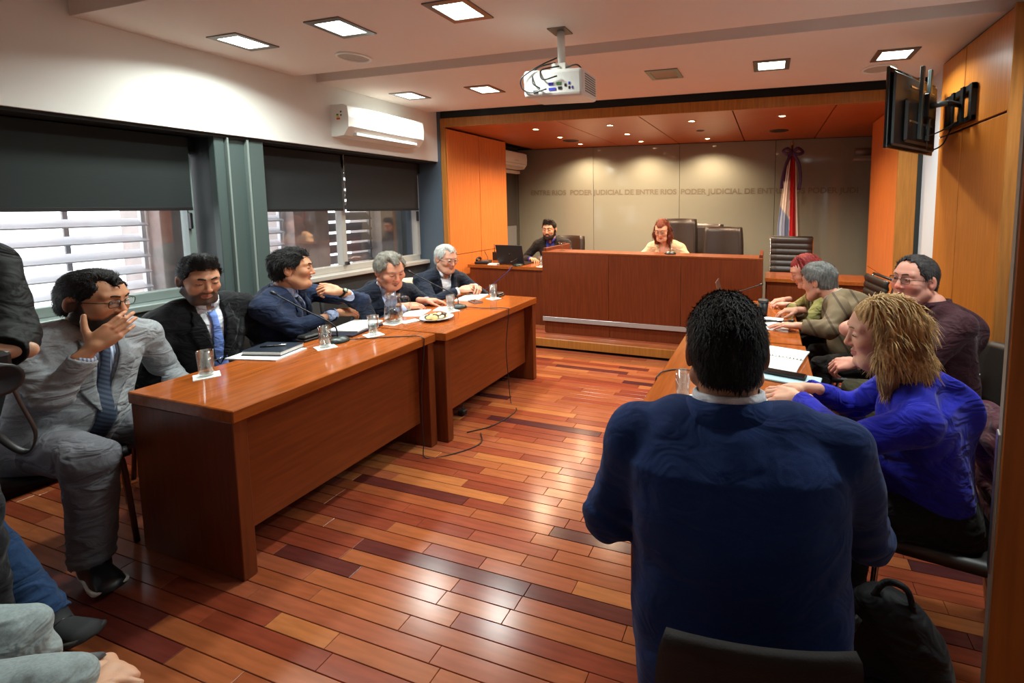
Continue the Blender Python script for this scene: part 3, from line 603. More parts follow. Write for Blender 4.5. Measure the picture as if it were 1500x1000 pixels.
def phone(x, y, a, z, label):
    t = thing('mobile_phone', label, 'phone', (x, y, z), group='mobile phones'); M = Matrix.Translation((x, y, z)) @ Matrix.Rotation(R(a), 4, 'Z'); box('case', (-.036, .036), (-.075, .075), (0, .009), mat('phone_silver', (150, 150, 152), .3, .6), t, .003, M); box('screen', (-.034, .034), (-.072, .072), (.0092, .0098), mat('glossy_black', (10, 11, 12), .15), t, 0, M)
phone(-2.43, 3.33, 60, ZT, 'mobile phone between the second microphone and far glass')
# plate of biscuits
pt_ = thing('plate', 'white oval plate of biscuits between the two desks', 'plate', (-2.33, 2.74, ZT)); lathe('dish', [(.06, 0), (.07, .004), (.115, .02), (.118, .022), (.11, .02), (.07, .009), (.001, .009)], mat('white_china', (235, 235, 232), .2), pt_, (-2.33, 2.73, ZT), 32)
bs = [mat('biscuit', (206, 170, 110), .8, bump=(60, .5)), mat('biscuit_pale', (226, 204, 160), .8, bump=(60, .5)), mat('biscuit_chocolate', (58, 38, 28), .7, bump=(60, .5))]
rb = random.Random(5)
for i in range(22):
    a = rb.random() * 6.28; q = rb.random() ** .5 * .075; zz = ZT + .012 + .018 * (1 - q / .075) + .008 * rb.random()
    kb = rb.choices((0, 1, 2), (3, 3, 2))[0]; o = lathe('biscuit', [(.001, 0), (.018, 0), (.021, .005), (.017, .010), (.001, .011)], bs[kb], None, (0, 0, 0), 10); o.location = (-2.33 + q * math.cos(a), 2.73 + q * math.sin(a), zz); o.rotation_euler = (rb.uniform(-.7, .7), rb.uniform(-.7, .7), rb.random() * 3)
    setp(o, ('golden biscuit heaped on the white plate', 'pale cream biscuit heaped on the white plate', 'dark chocolate biscuit heaped on the white plate')[kb], 'biscuit', 'biscuits on the plate')
nap = box('folded_napkin', (-.04, .04), (-.06, .06), (0, .006), NAP, None, .002, Matrix.Translation((-2.47, 2.62, ZT)) @ Matrix.Rotation(R(-20), 4, 'Z')); setp(nap, 'folded white napkin beside the biscuit plate', 'napkin')
# plug sockets under the second desk
t = thing('power_strip', 'black power plugs on the floor under the farther desk', 'plugs', (-2.3, 2.72, 0)); box('strip', (-2.42, -2.2), (2.62, 2.67), (0, .03), BLACKP, t, .004); box('plug', (-2.24, -2.18), (2.80, 2.85), (.0, .045), BLACKP, t, .008); tube('cable', spline([(-2.21, 2.82, .03), (-2.3, 3.0, .2), (-2.35, 3.05, .4)], 6), .004, BLACKP, t, 6)
# ---- clerk desk
ZD = .838
lpn = thing('laptop', 'black laptop on the clerk desk, lid towards the room', 'laptop', (-3.2, 5.12, ZD)); box('keyboard_base', (-3.32, -2.95), (5.06, 5.3), (ZD, ZD + .018), BLACKP, lpn, .004); Ml = Matrix.Translation((-3.135, 5.05, ZD + .018)) @ Matrix.Rotation(R(14), 4, 'X'); box('lid', (-.19, .19), (-.006, .006), (0, .245), mat('laptop_lid', (34, 34, 36), .35), lpn, .004, Ml); lathe('lid_badge', [(.001, 0), (.016, .0), (.016, .001), (.001, .001)], mat('lid_badge', (60, 60, 62), .2, .6), lpn, (0, 0, 0), 16, Ml @ Matrix.Translation((0, -.0065, .125)) @ Matrix.Rotation(R(90), 4, 'X'))
tp = thing('telephone', 'black desk telephone at the left end of the clerk desk', 'telephone', (-3.58, 5.05, ZD)); Mq = Matrix.Translation((-3.56, 5.07, ZD)) @ Matrix.Rotation(R(20), 4, 'Z'); box('body', (-.09, .09), (-.1, .1), (0, .035), BLACKP, tp, .01, Mq); tube('handset', [Mq @ Vector(p) for p in spline([(-.06, -.09, .05), (-.06, -.05, .068), (-.06, .05, .068), (-.06, .09, .05)], 6)], .016, BLACKP, tp); box('keypad', (-.01, .07), (-.07, .04), (.035, .039), mat('key_grey', (70, 70, 72), .5), tp, .002, Mq); tube('cord', spline([(-3.56, 5.15, ZD + .02), (-3.6, 5.22, ZD + .06), (-3.7, 5.3, .97)], 6), .004, BLACKP, tp, 6)
t = thing('router', 'small black device with aerial by the wood wall', 'device', (-3.62, 5.45, ZD)); box('body', (-3.66, -3.52), (5.42, 5.5), (ZD, ZD + .11), BLACKP, t, .004); tube('aerial', [(-3.65, 5.46, ZD + .1), (-3.65, 5.46, ZD + .22)], .005, BLACKP, t)
paper(-3.36, 5.0, .12, .1, 15, ZD, 'white papers beside the telephone on clerk desk', 5); t_ = paper(-2.66, 5.12, .12, .09, 0, ZD, 'white note behind the glass on clerk desk', 3)
mic(-3.0, 4.99, ZD, (-3.02, 4.86, .90), 'microphone lying low at the front of clerk desk')
tube('microphone_cable', spline([(-3.05, 4.93, ZD - .0), (-3.1, 4.88, .76), (-3.3, 4.86, .6), (-3.5, 4.84, .45), (-3.6, 4.83, .25), (-3.62, 4.8, .125)], 8), .005, mat('purple_cable', (66, 54, 110), .5), None, 6); setp(bpy.data.objects['microphone_cable'], 'purple cable hanging off the clerk desk front', 'cable')
# bench things
mic(-1.02, 4.8, 1.068, (-1.06, 5.05, 1.17), 'gooseneck microphone on the bench in front of the judge')
gp = thing('glass_pitcher', 'clear glass goblet at the left end of the bench', 'glass', (-2.30, 4.8, 1.068)); lathe('bowl', [(.03, 0), (.032, .004), (.006, .01), (.006, .05), (.035, .07), (.045, .1), (.043, .1), (.03, .072), (.001, .056)], TUMBLER, gp, (-2.3, 4.8, 1.068), 20)
# ---- right desks
bk = thing('open_book', 'open white ring-bound notebook on the right desk', 'notebook', (.09, 2.56, ZT)); Mb = Matrix.Translation((.06, 2.53, ZT)) @ Matrix.Rotation(R(-14), 4, 'Z')
for s in (-1, 1): sheet('page_stack', [[tuple(Mb @ Vector((-.13 + .26 * i / 6, s * (.004 + .2 * j / 8), .016 + .006 * math.sin(math.pi * j / 8) - .008 * (j / 8)))) for j in range(9)] for i in range(7)], .012, PAPER, bk)
for i in range(14): tube('binding_ring', [Mb @ Vector((-.12 + i * .0185, .008 * math.cos(a), .022 + .008 * math.sin(a))) for a in [k * math.pi / 3 for k in range(7)]], .0018, CHROME, bk, 5)
fo_ = setp(box('folder', (-.15, .15), (-.065, .075), (0, .010), mat('pale_blue_folder', (168, 200, 208), .5), None, .003, Matrix.Translation((.1, 2.265, ZT)) @ Matrix.Rotation(R(-12), 4, 'Z')), 'pale blue plastic folder below the open notebook', 'folder')
t = thing('phone_case', 'black phone in a case on the pale blue folder', 'phone', (.09, 2.285, ZT + .011)); Mz = Matrix.Translation((.09, 2.285, ZT + .0115)) @ Matrix.Rotation(R(-14), 4, 'Z'); box('case', (-.1, .1), (-.028, .028), (0, .014), BLACKP, t, .004, Mz); box('screen', (-.094, .094), (-.025, .025), (.0142, .015), mat('glossy_black', (10, 11, 12), .15), t, 0, Mz)
paper(-.02, 3.26, .33, .24, -4, ZT, 'white papers by the man in brown', 3); paper(-.0, 3.42, .22, .14, -6, ZT, 'white sheet with glasses behind the papers', 3)
setp(tube('pencil', [(-.12, 3.37, ZT + .014), (.07, 3.36, ZT + .014)], .0045, BLACKP), 'black pen on the white papers by the mug', 'pen')
mg = thing('travel_mug', 'black travel mug on the right desk', 'mug', (-.03, 3.55, ZT)); lathe('cup', [(.028, 0), (.03, .003), (.038, .105), (.001, .106)], BLACKP, mg, (-.03, 3.55, ZT), 24); lathe('lid', [(.041, .106), (.041, .12), (.034, .126), (.001, .126)], mat('mug_lid', (40, 40, 42), .5), mg, (-.03, 3.55, ZT), 24)
mic(-.36, 3.72, ZT, (-.05, 3.95, .93), 'gooseneck microphone near the red-haired woman')
mic(-.22, 2.92, ZT, (.16, 3.05, .855), 'gooseneck microphone bent low towards the man in brown')
l2 = thing('laptop', 'silver laptop open on the far right desk', 'laptop', (-.22, 3.86, ZT)); box('keyboard_base', (-.36, -.08), (3.72, 3.94), (ZT, ZT + .015), STEEL, l2, .003); box('lid', (-.003, .003), (-.11, .11), (0, .2), STEEL, l2, .002, Matrix.Translation((-.362, 3.83, ZT + .016)) @ Matrix.Rotation(R(-14), 4, 'Y'))
tube('desk_cable', spline([(-.3, 2.22, ZT + .004), (-.4, 2.24, ZT + .004), (-.48, 2.2, ZT + .004), (-.508, 2.13, ZT + .003), (-.515, 2.1, .7), (-.51, 2.1, .3), (-.5, 2.1, .02)], 8), .0035, BLACKP, None, 6); setp(bpy.data.objects['desk_cable'], 'thin black cable over the right desk aisle edge', 'cable')
paper(.05, 1.9, .2, .28, 20, ZT, 'printed page under the blonde woman hands', 2)
# ---- chairs for those seated
BEIGE = mat('beige_shell', (196, 186, 160), .5); BLKSH = mat('black_shell', (24, 22, 22), .42); BRNM = mat('brown_metal', (92, 60, 48), .35, .7)
visitor_chair((-3.13, 1.14, 0), R(-112), 'chair with brown metal legs under the grey-suited man', BLKSH, BRNM)
for x, y, a, l in ((-3.25, 1.75, -100, 'chair of the man in black with the light blue tie'), (-3.22, 2.28, -85, 'dark chair of the laughing man in navy'), (-3.18, 2.93, -95, 'dark chair of the grey-haired smiling man'), (-3.2, 3.62, -95, 'beige-backed chair of the white-haired man with glasses')): visitor_chair((x, y, 0), R(a), l, BLKSH if y < 3.2 else BEIGE, BRNM)
visitor_chair((-.045, 1.06, 0), R(9), 'black chair of the broad man in navy, its back in the foreground', mat('dark_brown_fabric', (26, 20, 18), .8, bump=(200, .3)), CHROME, .85, .37)
visitor_chair((.60, 1.82, 0), R(82), 'chrome-legged chair of the blonde woman, covered by a jacket', BLKSH, CHROME)
visitor_chair((.93, 2.72, 0), R(100), 'black chair of the man in the maroon shirt', BLKSH, CHROME)
visitor_chair((.66, 3.36, 0), R(85), 'chair of the man in the brown jumper', BLKSH, CHROME)
# ================================================================== people: a small implicit-surface modeller
f32 = np.float32
def V3(*a): return np.array(a if len(a) > 1 else a[0], dtype=np.float64)
def unit(v): v = np.asarray(v, float); return v / (np.linalg.norm(v) + 1e-12)
def cone(a, b, ra, rb):
    a = np.asarray(a, f32); b = np.asarray(b, f32); ba = b - a; L = f32(max(1e-9, float(ba @ ba)))
    def fn(P):
        q = P - a; t = np.clip((q @ ba) / L, 0, 1); return np.sqrt(((q - t[:, None] * ba) ** 2).sum(1)) - (ra + (rb - ra) * t)
    return fn
def ell(c, r, Rm=None):
    c = np.asarray(c, f32); r = np.asarray(r, f32); Rm = None if Rm is None else np.asarray(Rm, f32)
    def fn(P):
        q = P - c
        if Rm is not None: q = q @ Rm.T
        u = q / r; k0 = np.sqrt((u * u).sum(1)) + 1e-9; k1 = np.sqrt(((u / r) ** 2).sum(1)) + 1e-9
        return k0 * (k0 - 1) / k1
    return fn
def loft(O, X, Y, Z, zs, rx, rf, rb, n=2.4, yo=None):
    O = np.asarray(O, f32); B = np.stack([X, Y, Z]).astype(f32)
    zs, rx, rf, rb = [np.asarray(v, float) for v in (zs, rx, rf, rb)]; yo = np.zeros_like(zs) if yo is None else np.asarray(yo, float)
    def fn(P):
        q = (P - O) @ B.T; z = q[:, 2]; a = np.interp(z, zs, rx); f = np.interp(z, zs, rf); b = np.interp(z, zs, rb); y = q[:, 1] - np.interp(z, zs, yo)
        ry = np.where(y > 0, f, b); s = ((np.abs(q[:, 0]) / a) ** n + (np.abs(y) / ry) ** n) ** (1 / n)
        d = (s - 1) * np.minimum(a, ry); cap = np.maximum(z - zs[-1], zs[0] - z)
        return smax(d, cap, .04).astype(f32)
    return fn
def smin(a, b, k):
    if k <= 0: return np.minimum(a, b)
    h = np.clip(.5 + .5 * (b - a) / k, 0, 1); return b + (a - b) * h - k * h * (1 - h)
def smax(a, b, k): return -smin(-a, -b, k)
def sines(seed, freq, stretch=(1, 1, 1), n=5):
    r = np.random.default_rng(seed); D = r.normal(size=(n, 3)); D /= np.linalg.norm(D, axis=1)[:, None]; D = D * np.array(stretch) * freq * r.uniform(.6, 1.5, (n, 1)); ph = r.uniform(0, 6.28, n); D = D.astype(f32)
    return lambda P: np.sin(P @ D.T + ph.astype(f32)).mean(1)
def evalops(ops, P):
    d = None
    for op, fn, k in ops:
        e = fn(P)
        if op == '+': d = e if d is None else smin(d, e, k)
        elif op == '-': d = smax(d, -e, k)
        elif op == '&': d = smax(d, e, k)
        elif op == 'n': d = d + e          # displacement
    return d
def net(ops, lo, hi, h, B=6):
    """surface nets over sparse blocks -> verts, quads"""
    lo = np.asarray(lo, float) - 2 * h; hi = np.asarray(hi, float) + 2 * h
    nb = np.maximum(1, np.ceil((hi - lo) / (B * h)).astype(int)); n = nb * B
    I = np.stack(np.meshgrid(*[np.arange(k) for k in nb], indexing='ij'), -1).reshape(-1, 3)
    C = (lo + (I + .5) * B * h - .5 * h).astype(f32); bd = B * h * 1.74
    d = None; rel = []
    for op, fn, k in ops:
        e = fn(C)
        if op == '+':
            rel.append(np.ones(len(C), bool) if d is None else e < d + k + bd); d = e if d is None else smin(d, e, k)
        elif op == 'n': rel.append(np.ones(len(C), bool)); d = d + e
        else:
            ee = -e if op == '-' else e; rel.append(ee + k + bd > d); d = smax(d, ee, k)
    act = np.abs(d) < bd * .8
    D = np.where(d < 0, f32(-1), f32(1)).astype(f32).reshape(*nb); D = np.repeat(np.repeat(np.repeat(D, B, 0), B, 1), B, 2)
    A = I[act]
    loc = np.stack(np.meshgrid(*[np.arange(B)] * 3, indexing='ij'), -1).reshape(-1, 3)
    P = (lo + (A[:, None, :] * B + loc[None]) * h).astype(f32).reshape(-1, 3)
    dd = None
    for (op, fn, k), r in zip(ops, rel):
        if dd is None: dd = fn(P).astype(f32); continue
        m = np.repeat(r[act], B ** 3)
        if not m.any(): continue
        full = m.all(); Q = P if full else P[m]; e = fn(Q); cur = dd if full else dd[m]
        if op == '+': cur = smin(cur, e, k)
        elif op == '-': cur = smax(cur, -e, k)
        elif op == '&': cur = smax(cur, e, k)
        else: cur = cur + e
        if full: dd = cur
        else: dd[m] = cur
    Dv = D.reshape(nb[0], B, nb[1], B, nb[2], B).transpose(0, 2, 4, 1, 3, 5).copy()
    Dv[A[:, 0], A[:, 1], A[:, 2]] = dd.reshape(-1, B, B, B)
    D = Dv.transpose(0, 3, 1, 4, 2, 5).reshape(*n)
    D[0], D[-1] = 1, 1; D[:, 0], D[:, -1] = 1, 1; D[:, :, 0], D[:, :, -1] = 1, 1
    s = D < 0; c = np.zeros(tuple(k - 1 for k in n), np.int8)
    for a in (0, 1):
        for b in (0, 1):
            for e in (0, 1): c += s[a:n[0] - 1 + a, b:n[1] - 1 + b, e:n[2] - 1 + e]
    cx_, cy_, cz_ = np.nonzero((c > 0) & (c < 8)); N = len(cx_)
    idx = np.full(c.shape, -1, np.int32); idx[cx_, cy_, cz_] = np.arange(N)
    pos = np.zeros((N, 3)); cnt = np.zeros(N)
    cor = [(a, b, e) for a in (0, 1) for b in (0, 1) for e in (0, 1)]
    for p in cor:
        for ax in range(3):
            if p[ax]: continue
            q = list(p); q[ax] = 1
            da = D[cx_ + p[0], cy_ + p[1], cz_ + p[2]]; db = D[cx_ + q[0], cy_ + q[1], cz_ + q[2]]; m = (da < 0) != (db < 0)
            t = np.where(m, da / np.where(m, da - db, 1), 0)
            v = np.repeat(np.array([p], float), N, 0); v[:, ax] = t; pos += v * m[:, None]; cnt += m
    V = lo + (np.stack([cx_, cy_, cz_], 1) + pos / np.maximum(cnt, 1)[:, None]) * h
    F = []
    for ax in range(3):
        o1, o2 = [(1, 2), (2, 0), (0, 1)][ax]
        sl0 = [slice(None)] * 3; sl1 = [slice(None)] * 3; sl0[ax] = slice(0, -1); sl1[ax] = slice(1, None)
        a, b = s[tuple(sl0)], s[tuple(sl1)]; e = np.stack(np.nonzero(a != b), 1)
        e = e[(e[:, o1] > 0) & (e[:, o2] > 0) & (e[:, o1] < n[o1] - 1) & (e[:, o2] < n[o2] - 1)]
        ins = a[e[:, 0], e[:, 1], e[:, 2]]
        def g(d1, d2):
            q = e.copy(); q[:, o1] += d1; q[:, o2] += d2; return idx[q[:, 0], q[:, 1], q[:, 2]]
        Q = np.stack([g(-1, -1), g(0, -1), g(0, 0), g(-1, 0)], 1); Q[~ins] = Q[~ins][:, ::-1]; F.append(Q)
    F = np.concatenate(F); F = F[(F >= 0).all(1)]
    return V, F
def np_mesh(name, V, F, m, parent=None, col=None, fm=None, mats=None):
    me = bpy.data.meshes.new(name); me.vertices.add(len(V)); me.vertices.foreach_set('co', np.asarray(V, f32).ravel())
    me.loops.add(F.size); me.loops.foreach_set('vertex_index', F.astype(np.int32).ravel()); me.polygons.add(len(F))
    me.polygons.foreach_set('loop_start', np.arange(0, F.size, 4, dtype=np.int32)); me.polygons.foreach_set('loop_total', np.full(len(F), 4, np.int32))
    me.polygons.foreach_set('use_smooth', np.ones(len(F), bool)); me.update(calc_edges=True); me.validate()
    for x in (mats or [m]): me.materials.append(x)
    if col is not None:
        ca = me.color_attributes.new('Col', 'FLOAT_COLOR', 'POINT'); ca.data.foreach_set('color', np.hstack([col, np.ones((len(V), 1))]).astype(f32).ravel())
    return link(bpy.data.objects.new(name, me), parent)
def sm(e0, e1, x): t = np.clip((x - e0) / (e1 - e0), 0, 1); return t * t * (3 - 2 * t)
def rot_frame(fwd, pitch=0, roll=0):
    """rows: right, forward, up of a head/hand frame; pitch>0 looks down, roll>0 tilts to own right"""
    f = unit([fwd[0], fwd[1], 0]); r = np.array([f[1], -f[0], 0]); u = np.array([0, 0, 1.]); p = R(pitch)
    f2 = f * math.cos(p) - u * math.sin(p); u2 = u * math.cos(p) + f * math.sin(p); q = R(roll)
    return np.stack([r * math.cos(q) - u2 * math.sin(q), f2, u2 * math.cos(q) + r * math.sin(q)])
# ------------------------------------------------------------------ head (local frame: x right, y forward, z up, metres; chin -.118, crown .118)
def head_ops(o):
    w = o.get('wide', 1); jaw = o.get('jaw', 1); fat = o.get('fat', 0); sm_ = o.get('smile', 0); op = o.get('open', 0); nz = o.get('nose', 1)
    H = [('+', ell((0, -.018, .032), (.074 * w, .098, .086)), 0),
         ('+', ell((0, .020, .018), (.068 * w, .074, .078)), .03),
         ('+', ell((0, .030, -.045), (.058 * w + fat * .010, .060, .064)), .03),
         ('+', cone((-.030 * jaw, .058, -.092), (.030 * jaw, .058, -.092), .024, .024), .028),
         ('+', ell((0, .080, -.101), (.019 * jaw, .018, .0155)), .018)]
    for s in (-1, 1):
        H += [('+', cone((s * .058 * w * jaw, -.004, -.055), (s * .030 * jaw, .058, -.092), .020 + fat * .006, .02), .022),
              ('+', ell((s * (.040 + .003 * fat) * w, .062 + .004 * sm_, -.022 + .006 * sm_), (.024 + .004 * fat, .022, .022)), .022),
              ('+', cone((s * .012, .086, .033), (s * .046, .070, .034), .010, .010), .014)]
    if fat: H += [('+', ell((0, .035, -.098), (.05, .048, .03 + .008 * fat)), .03)]
    for s in (-1, 1): H += [('-', ell((s * .031, .099, .012), (.019, .015, .0125)), .012)]
    H += [('+', cone((0, .088, .020), (0, .106 * (1 + .03 * (nz - 1)), -.026), .0075, .0110 * nz), .008), ('+', ell((0, .107 + .006 * (nz - 1), -.028), (.0115 * nz, .0105 * nz, .0095 * nz)), .006)]
    for s in (-1, 1): H += [('+', ell((s * .0115 * nz, .096, -.031), (.0085 * nz, .011, .008)), .006)]
    zc = -.063 + .006 * sm_; half = .023 + .006 * sm_
    for s in (-1, 1):
        H += [('+', cone((0, .092, -.0575 + .003 * op), (s * half, .078, zc), .0058, .0032), .006), ('+', cone((0, .0915, -.0685 - .010 * op), (s * half, .078, zc - .002), .0068, .003), .006)]
    if op: H += [('-', ell((0, .098, -.063 - .004 * op), (half * .82, .016, .0042 + .004 * op)), .003)]
    else: H += [('-', cone((-half * .95, .0855, zc), (half * .95, .0855, zc), .0018, .0018), .003), ('-', ell((0, .1005, -.0630), (.02, .004, .0012)), .003)]
    for s in (-1, 1):   # lids
        cl = o.get('lids', .35)
        H += [('+', ell((s * .031, .0765, .010), (.0165, .0135, .0125)), .004)]
        H += [('+', cone((s * .0165, .0845, .0105), (s * .031, .0905, .0175 - .009 * cl), .0032, .0036), .003), ('+', cone((s * .031, .0905, .0175 - .009 * cl), (s * .046, .0800, .0105), .0036, .003), .003)]
        H += [('+', cone((s * .019, .0855, .004), (s * .043, .0815, .005), .003, .003), .004)]
    for s in (-1, 1):   # ears
        Re = np.array([[math.cos(s * .35), math.sin(s * .35), 0], [-math.sin(s * .35), math.cos(s * .35), 0], [0, 0, 1]])
        H += [('+', ell((s * .079 * w, -.012, -.002), (.0085, .020, .033), Re), .005), ('-', ell((s * .0865 * w, -.005, .002), (.006, .010, .018), Re), .005)]
    return H
def head_color(o):
    base = np.array(lin(o.get('skin', (206, 158, 128)))); red = base * np.array([1.06, .74, .68]); lip = np.array(lin(o.get('lip', (168, 96, 84))))
    sm_ = o.get('smile', 0); op = o.get('open', 0); zc = -.063 + .006 * sm_; half = .023 + .006 * sm_; fl = o.get('flush', .5)
    nf = sines(3, 90, n=6)
    def fn(P):
        x, y, z = P[:, 0], P[:, 1], P[:, 2]; C = np.repeat(base[None], len(P), 0)
        def mix(c, a): nonlocal C; C = C + (c - C) * a[:, None]
        ax = np.abs(x); fr = sm(.04, .07, y)
        mix(red, fl * fr * np.exp(-((ax - .042) / .02) ** 2 - ((z + .025) / .022) ** 2)); mix(red, fl * 1.2 * sm(.092, .11, y) * np.exp(-((z + .028) / .014) ** 2)); mix(red, .6 * sm(.068, .076, ax) * np.exp(-((y + .012) / .02) ** 2) * np.exp(-(z / .04) ** 2))
        u = ax / half; zl = -.063 + .006 * sm_ * u ** 2
        hgt = (.0085 + .008 * op) * np.sqrt(np.clip(1 - u ** 2, 0, 1)) + .0005
        mix(lip, sm(1.15, .75, np.abs(z - zl) / hgt) * (u < 1) * fr * .85)
        mix(base * .72, .5 * fr * np.exp(-((ax - .031) / .017) ** 2 - ((z - .002) / .006) ** 2))
        st = o.get('stubble', 0)
        if st:
            b = np.array(lin(o.get('beardc', (60, 48, 42))))
            jawm = sm(-.030, -.048, z + .018 * sm(.02, .05, ax) * sm(.03, .05, y) - .05 * sm(.035, .015, y)) * sm(-.03, -.01, y) * sm(-.16, -.13, z); mous = np.exp(-((z + .047) / .007) ** 2) * sm(.034, .024, ax) * sm(.07, .085, y); m = np.clip(jawm + mous, 0, 1) * (1 - sm(1.3, .8, np.abs(z - zl) / (hgt + .002)) * (u < 1.05))
            mix(b, np.clip(st * m * (.95 + .2 * nf(P)), 0, 1))
        C *= (1 + .05 * nf(P))[:, None]
        return np.clip(C, 0, 1)
    return fn
SKIN = vcol_mat('skin', .5, bump=(420, .12), spec=.35, sss=.12)
EYEW = mat('eye_white', (214, 204, 196), .25); IRIS = mat('iris_brown', (36, 22, 16), .15); TEETH = mat('teeth', (226, 216, 198), .3)
def hair_mat(name, rgb, amt=.4, rough=.55):
    if name in MATS: return MATS[name]
    m = mat(name, rgb, rough, noise=(30, amt, (3, 3, .45)), spec=.22); nt = m.node_tree
    tc = nt.nodes.new('ShaderNodeTexCoord'); mp = nt.nodes.new('ShaderNodeMapping'); mp.inputs['Scale'].default_value = (1, 1, .12); mp.inputs['Rotation'].default_value = (.5, .3, 0)
    n = nt.nodes.new('ShaderNodeTexNoise'); n.inputs['Scale'].default_value = 420; n.inputs['Detail'].default_value = 3; b = nt.nodes.new('ShaderNodeBump'); b.inputs['Strength'].default_value = .9; b.inputs['Distance'].default_value = .003
    nt.links.new(tc.outputs['Object'], mp.inputs[0]); nt.links.new(mp.outputs[0], n.inputs['Vector']); nt.links.new(n.outputs[0], b.inputs['Height']); nt.links.new(b.outputs[0], nt.nodes['Principled BSDF'].inputs['Normal'])
    return m
def place(V, Rm, c, s=1): return np.asarray(V) @ (Rm * s) + np.asarray(c)
def hair_ops(o):
    w = o.get('wide', 1); t = o.get('hair_t', .012); st = o.get('hair', 'short'); hl = o.get('hairline', .062) + .013; s_t = o.get('hair_side', t * .6)
    sd = o.get('seed', 1)
    ops = [('+', ell((0, -.018, .032), (.074 * w + s_t, .098 + t, .086 + t)), 0), ('+', ell((0, .014, .040), (.066 * w + s_t, .078 + t * .8, .072 + t)), .03)]
    if st == 'short':
        ops += [('+', ell((0, -.062, -.035), (.056 * w, .048 + t * .3, .055)), .03)]
        if o.get('quiff'): ops += [('+', ell((0, .045, hl + .03), (.052, .04, .022 + o['quiff'])), .03)]
        ops += [('n', (lambda g, a: (lambda P: a * g(P)))(sines(sd, 150, (1, .5, .5), 8), o.get('hair_n', .006)), 0)]
        ops += [('-', (lambda P: smax((.010 + .040 * sm(-.005, .045, P[:, 2]) - P[:, 1]), P[:, 2] - (hl - 5 * P[:, 0] ** 2 + .004 * np.sin(P[:, 0] * 130 + 2) + .003 * np.sin(P[:, 0] * 310)), .008).astype(f32)), .004)]
        for s in (-1, 1): ops += [('-', ell((s * .084 * w, .004, -.012), (.016, .021, .036)), .004)]
        if o.get('recede'): ops += [('-', ell((s * .05, .085, hl + .012), (.03, .05 * o['recede'], .03 * o['recede'])), .012) for s in (-1, 1)]
        if o.get('bald'): ops += [('-', ell((0, .02, .135), (.055 * o['bald'], .1, .06)), .02)]
        ops += [('-', (lambda P: (P[:, 2] + o.get('hair_low', .062)).astype(f32)), .01)]
    return ops
def long_hair_ops(o):
    w = o.get('wide', 1); ln = o.get('len', .14); sd = o.get('seed', 1); vol = o.get('vol', 1); fr = o.get('part', 0)
    ops = [('+', ell((0, -.020, .030), (.088 * w * vol, .112, .100)), 0)]
    for s in (-1, 1):
        ops += [('+', cone((s * .070 * vol, -.010, .02), (s * (.086 * vol), .008, -.06), .030, .034), .03), ('+', cone((s * .086 * vol, .006, -.06), (s * .080 * vol, .014, -.07 - ln * .6), .034, .026), .02)]
    ops += [('+', cone((0, -.08, 0), (0, -.088, -.06 - ln * .6), .055, .05), .05), ('+', cone((-.05, -.07, -.06 - ln * .4), (.05, -.07, -.06 - ln * .4), .045, .045), .04)]
    g = sines(sd, 30, (1, 1, .6), 4); fq = o.get('strand', 34); wv = o.get('wave', .6)
    ops += [('n', (lambda P: (.0045 * sm(.085, .01, P[:, 1] + .5 * np.maximum(0, -P[:, 2] - .02)) * np.sin(np.arctan2(P[:, 0], -P[:, 1] + .02) * fq + wv * 6 * np.sin(P[:, 2] * 26 + g(P) * 3) + 4 * g(P)) + .006 * g(P)).astype(f32)), 0)]
    hl = o.get('hairline', .066)
    ops += [('-', ell((fr * .012, .112, hl - .128), (.066 * w, .106 + o.get('fopen', 0), .128)), .008), ('-', ell((0, .075, -.17), (.052, .085, .12)), .01)]
    return ops
def beard_ops(o):
    t = o.get('beard_t', .006); H = [h for h in head_ops(dict(o, open=0))]
    zb = o.get('beard_top', -.038)
    g = sines(9, 260, n=8)
    ops = H + [('n', lambda P: (-t + .003 * g(P)).astype(f32), 0)]
    def region(P):
        x, y, z = np.abs(P[:, 0]), P[:, 1], P[:, 2]
        top = zb - .014 * sm(.01, .04, x) * sm(.03, .05, y) + .05 * sm(.034, .016, y)      # higher along the sideburn
        d = z - top
        ear = (-.004 - y); lip = .0105 - np.sqrt((x / 2.3) ** 2 + ((z + .064) / 1.0) ** 2) ; lip = np.where(y > .06, lip, -1)
        return np.maximum(np.maximum(d, ear), lip).astype(f32)
    return ops + [('&', region, .003)]
def glasses(o, Rm, c, s, parent):
    m = o.get('glass_m') or BLACKM; t = bpy.data.objects.new('glasses', None); 
    def ring(sg):
        pts = []
        for k in range(21):
            a = 2 * math.pi * k / 20; ca, sa = math.cos(a), math.sin(a); e = .55
            x = sg * .033 + .0235 * np.sign(ca) * abs(ca) ** e; z = .006 + .0155 * np.sign(sa) * abs(sa) ** e
            pts.append((x, .1005 - .16 * abs(x) ** 1.6 , z))
        return pts
    r = o.get('glass_r', .0014); Vs, Fs = [], []
    def add(pts, rr=r):
        V, F = tube_geo(pts, rr, 6); n = len(Vs); Vs.extend(tuple(v) for v in V); Fs.extend(tuple(i + n for i in f) for f in F)
    for sg in (-1, 1):
        add(ring(sg)); w = o.get('wide', 1)
        add([(sg * .0575, .089, .012), (sg * .074 * w, .075, .013), (sg * .083 * w, .0, .008), (sg * .082 * w, -.022, -.006)], r * 1.15)
    add([(-.010, .1015, .010), (0, .104, .012), (.010, .1015, .010)])
    V = place(np.array(Vs), Rm, c, s); fr = meshobj('glasses_frame', V, Fs, m, parent, True)
    for sg in (-1, 1):
        pts = ring(sg)[:-1]; V = [place(np.array([p]), Rm, c, s)[0] for p in pts]; meshobj('lens', V, [tuple(range(len(V)))], LENS, fr)
LASH = mat('eyelash', (30, 22, 18), .7)
LENS = glass_mat('spectacle_lens', (.93, .94, .94), .03)
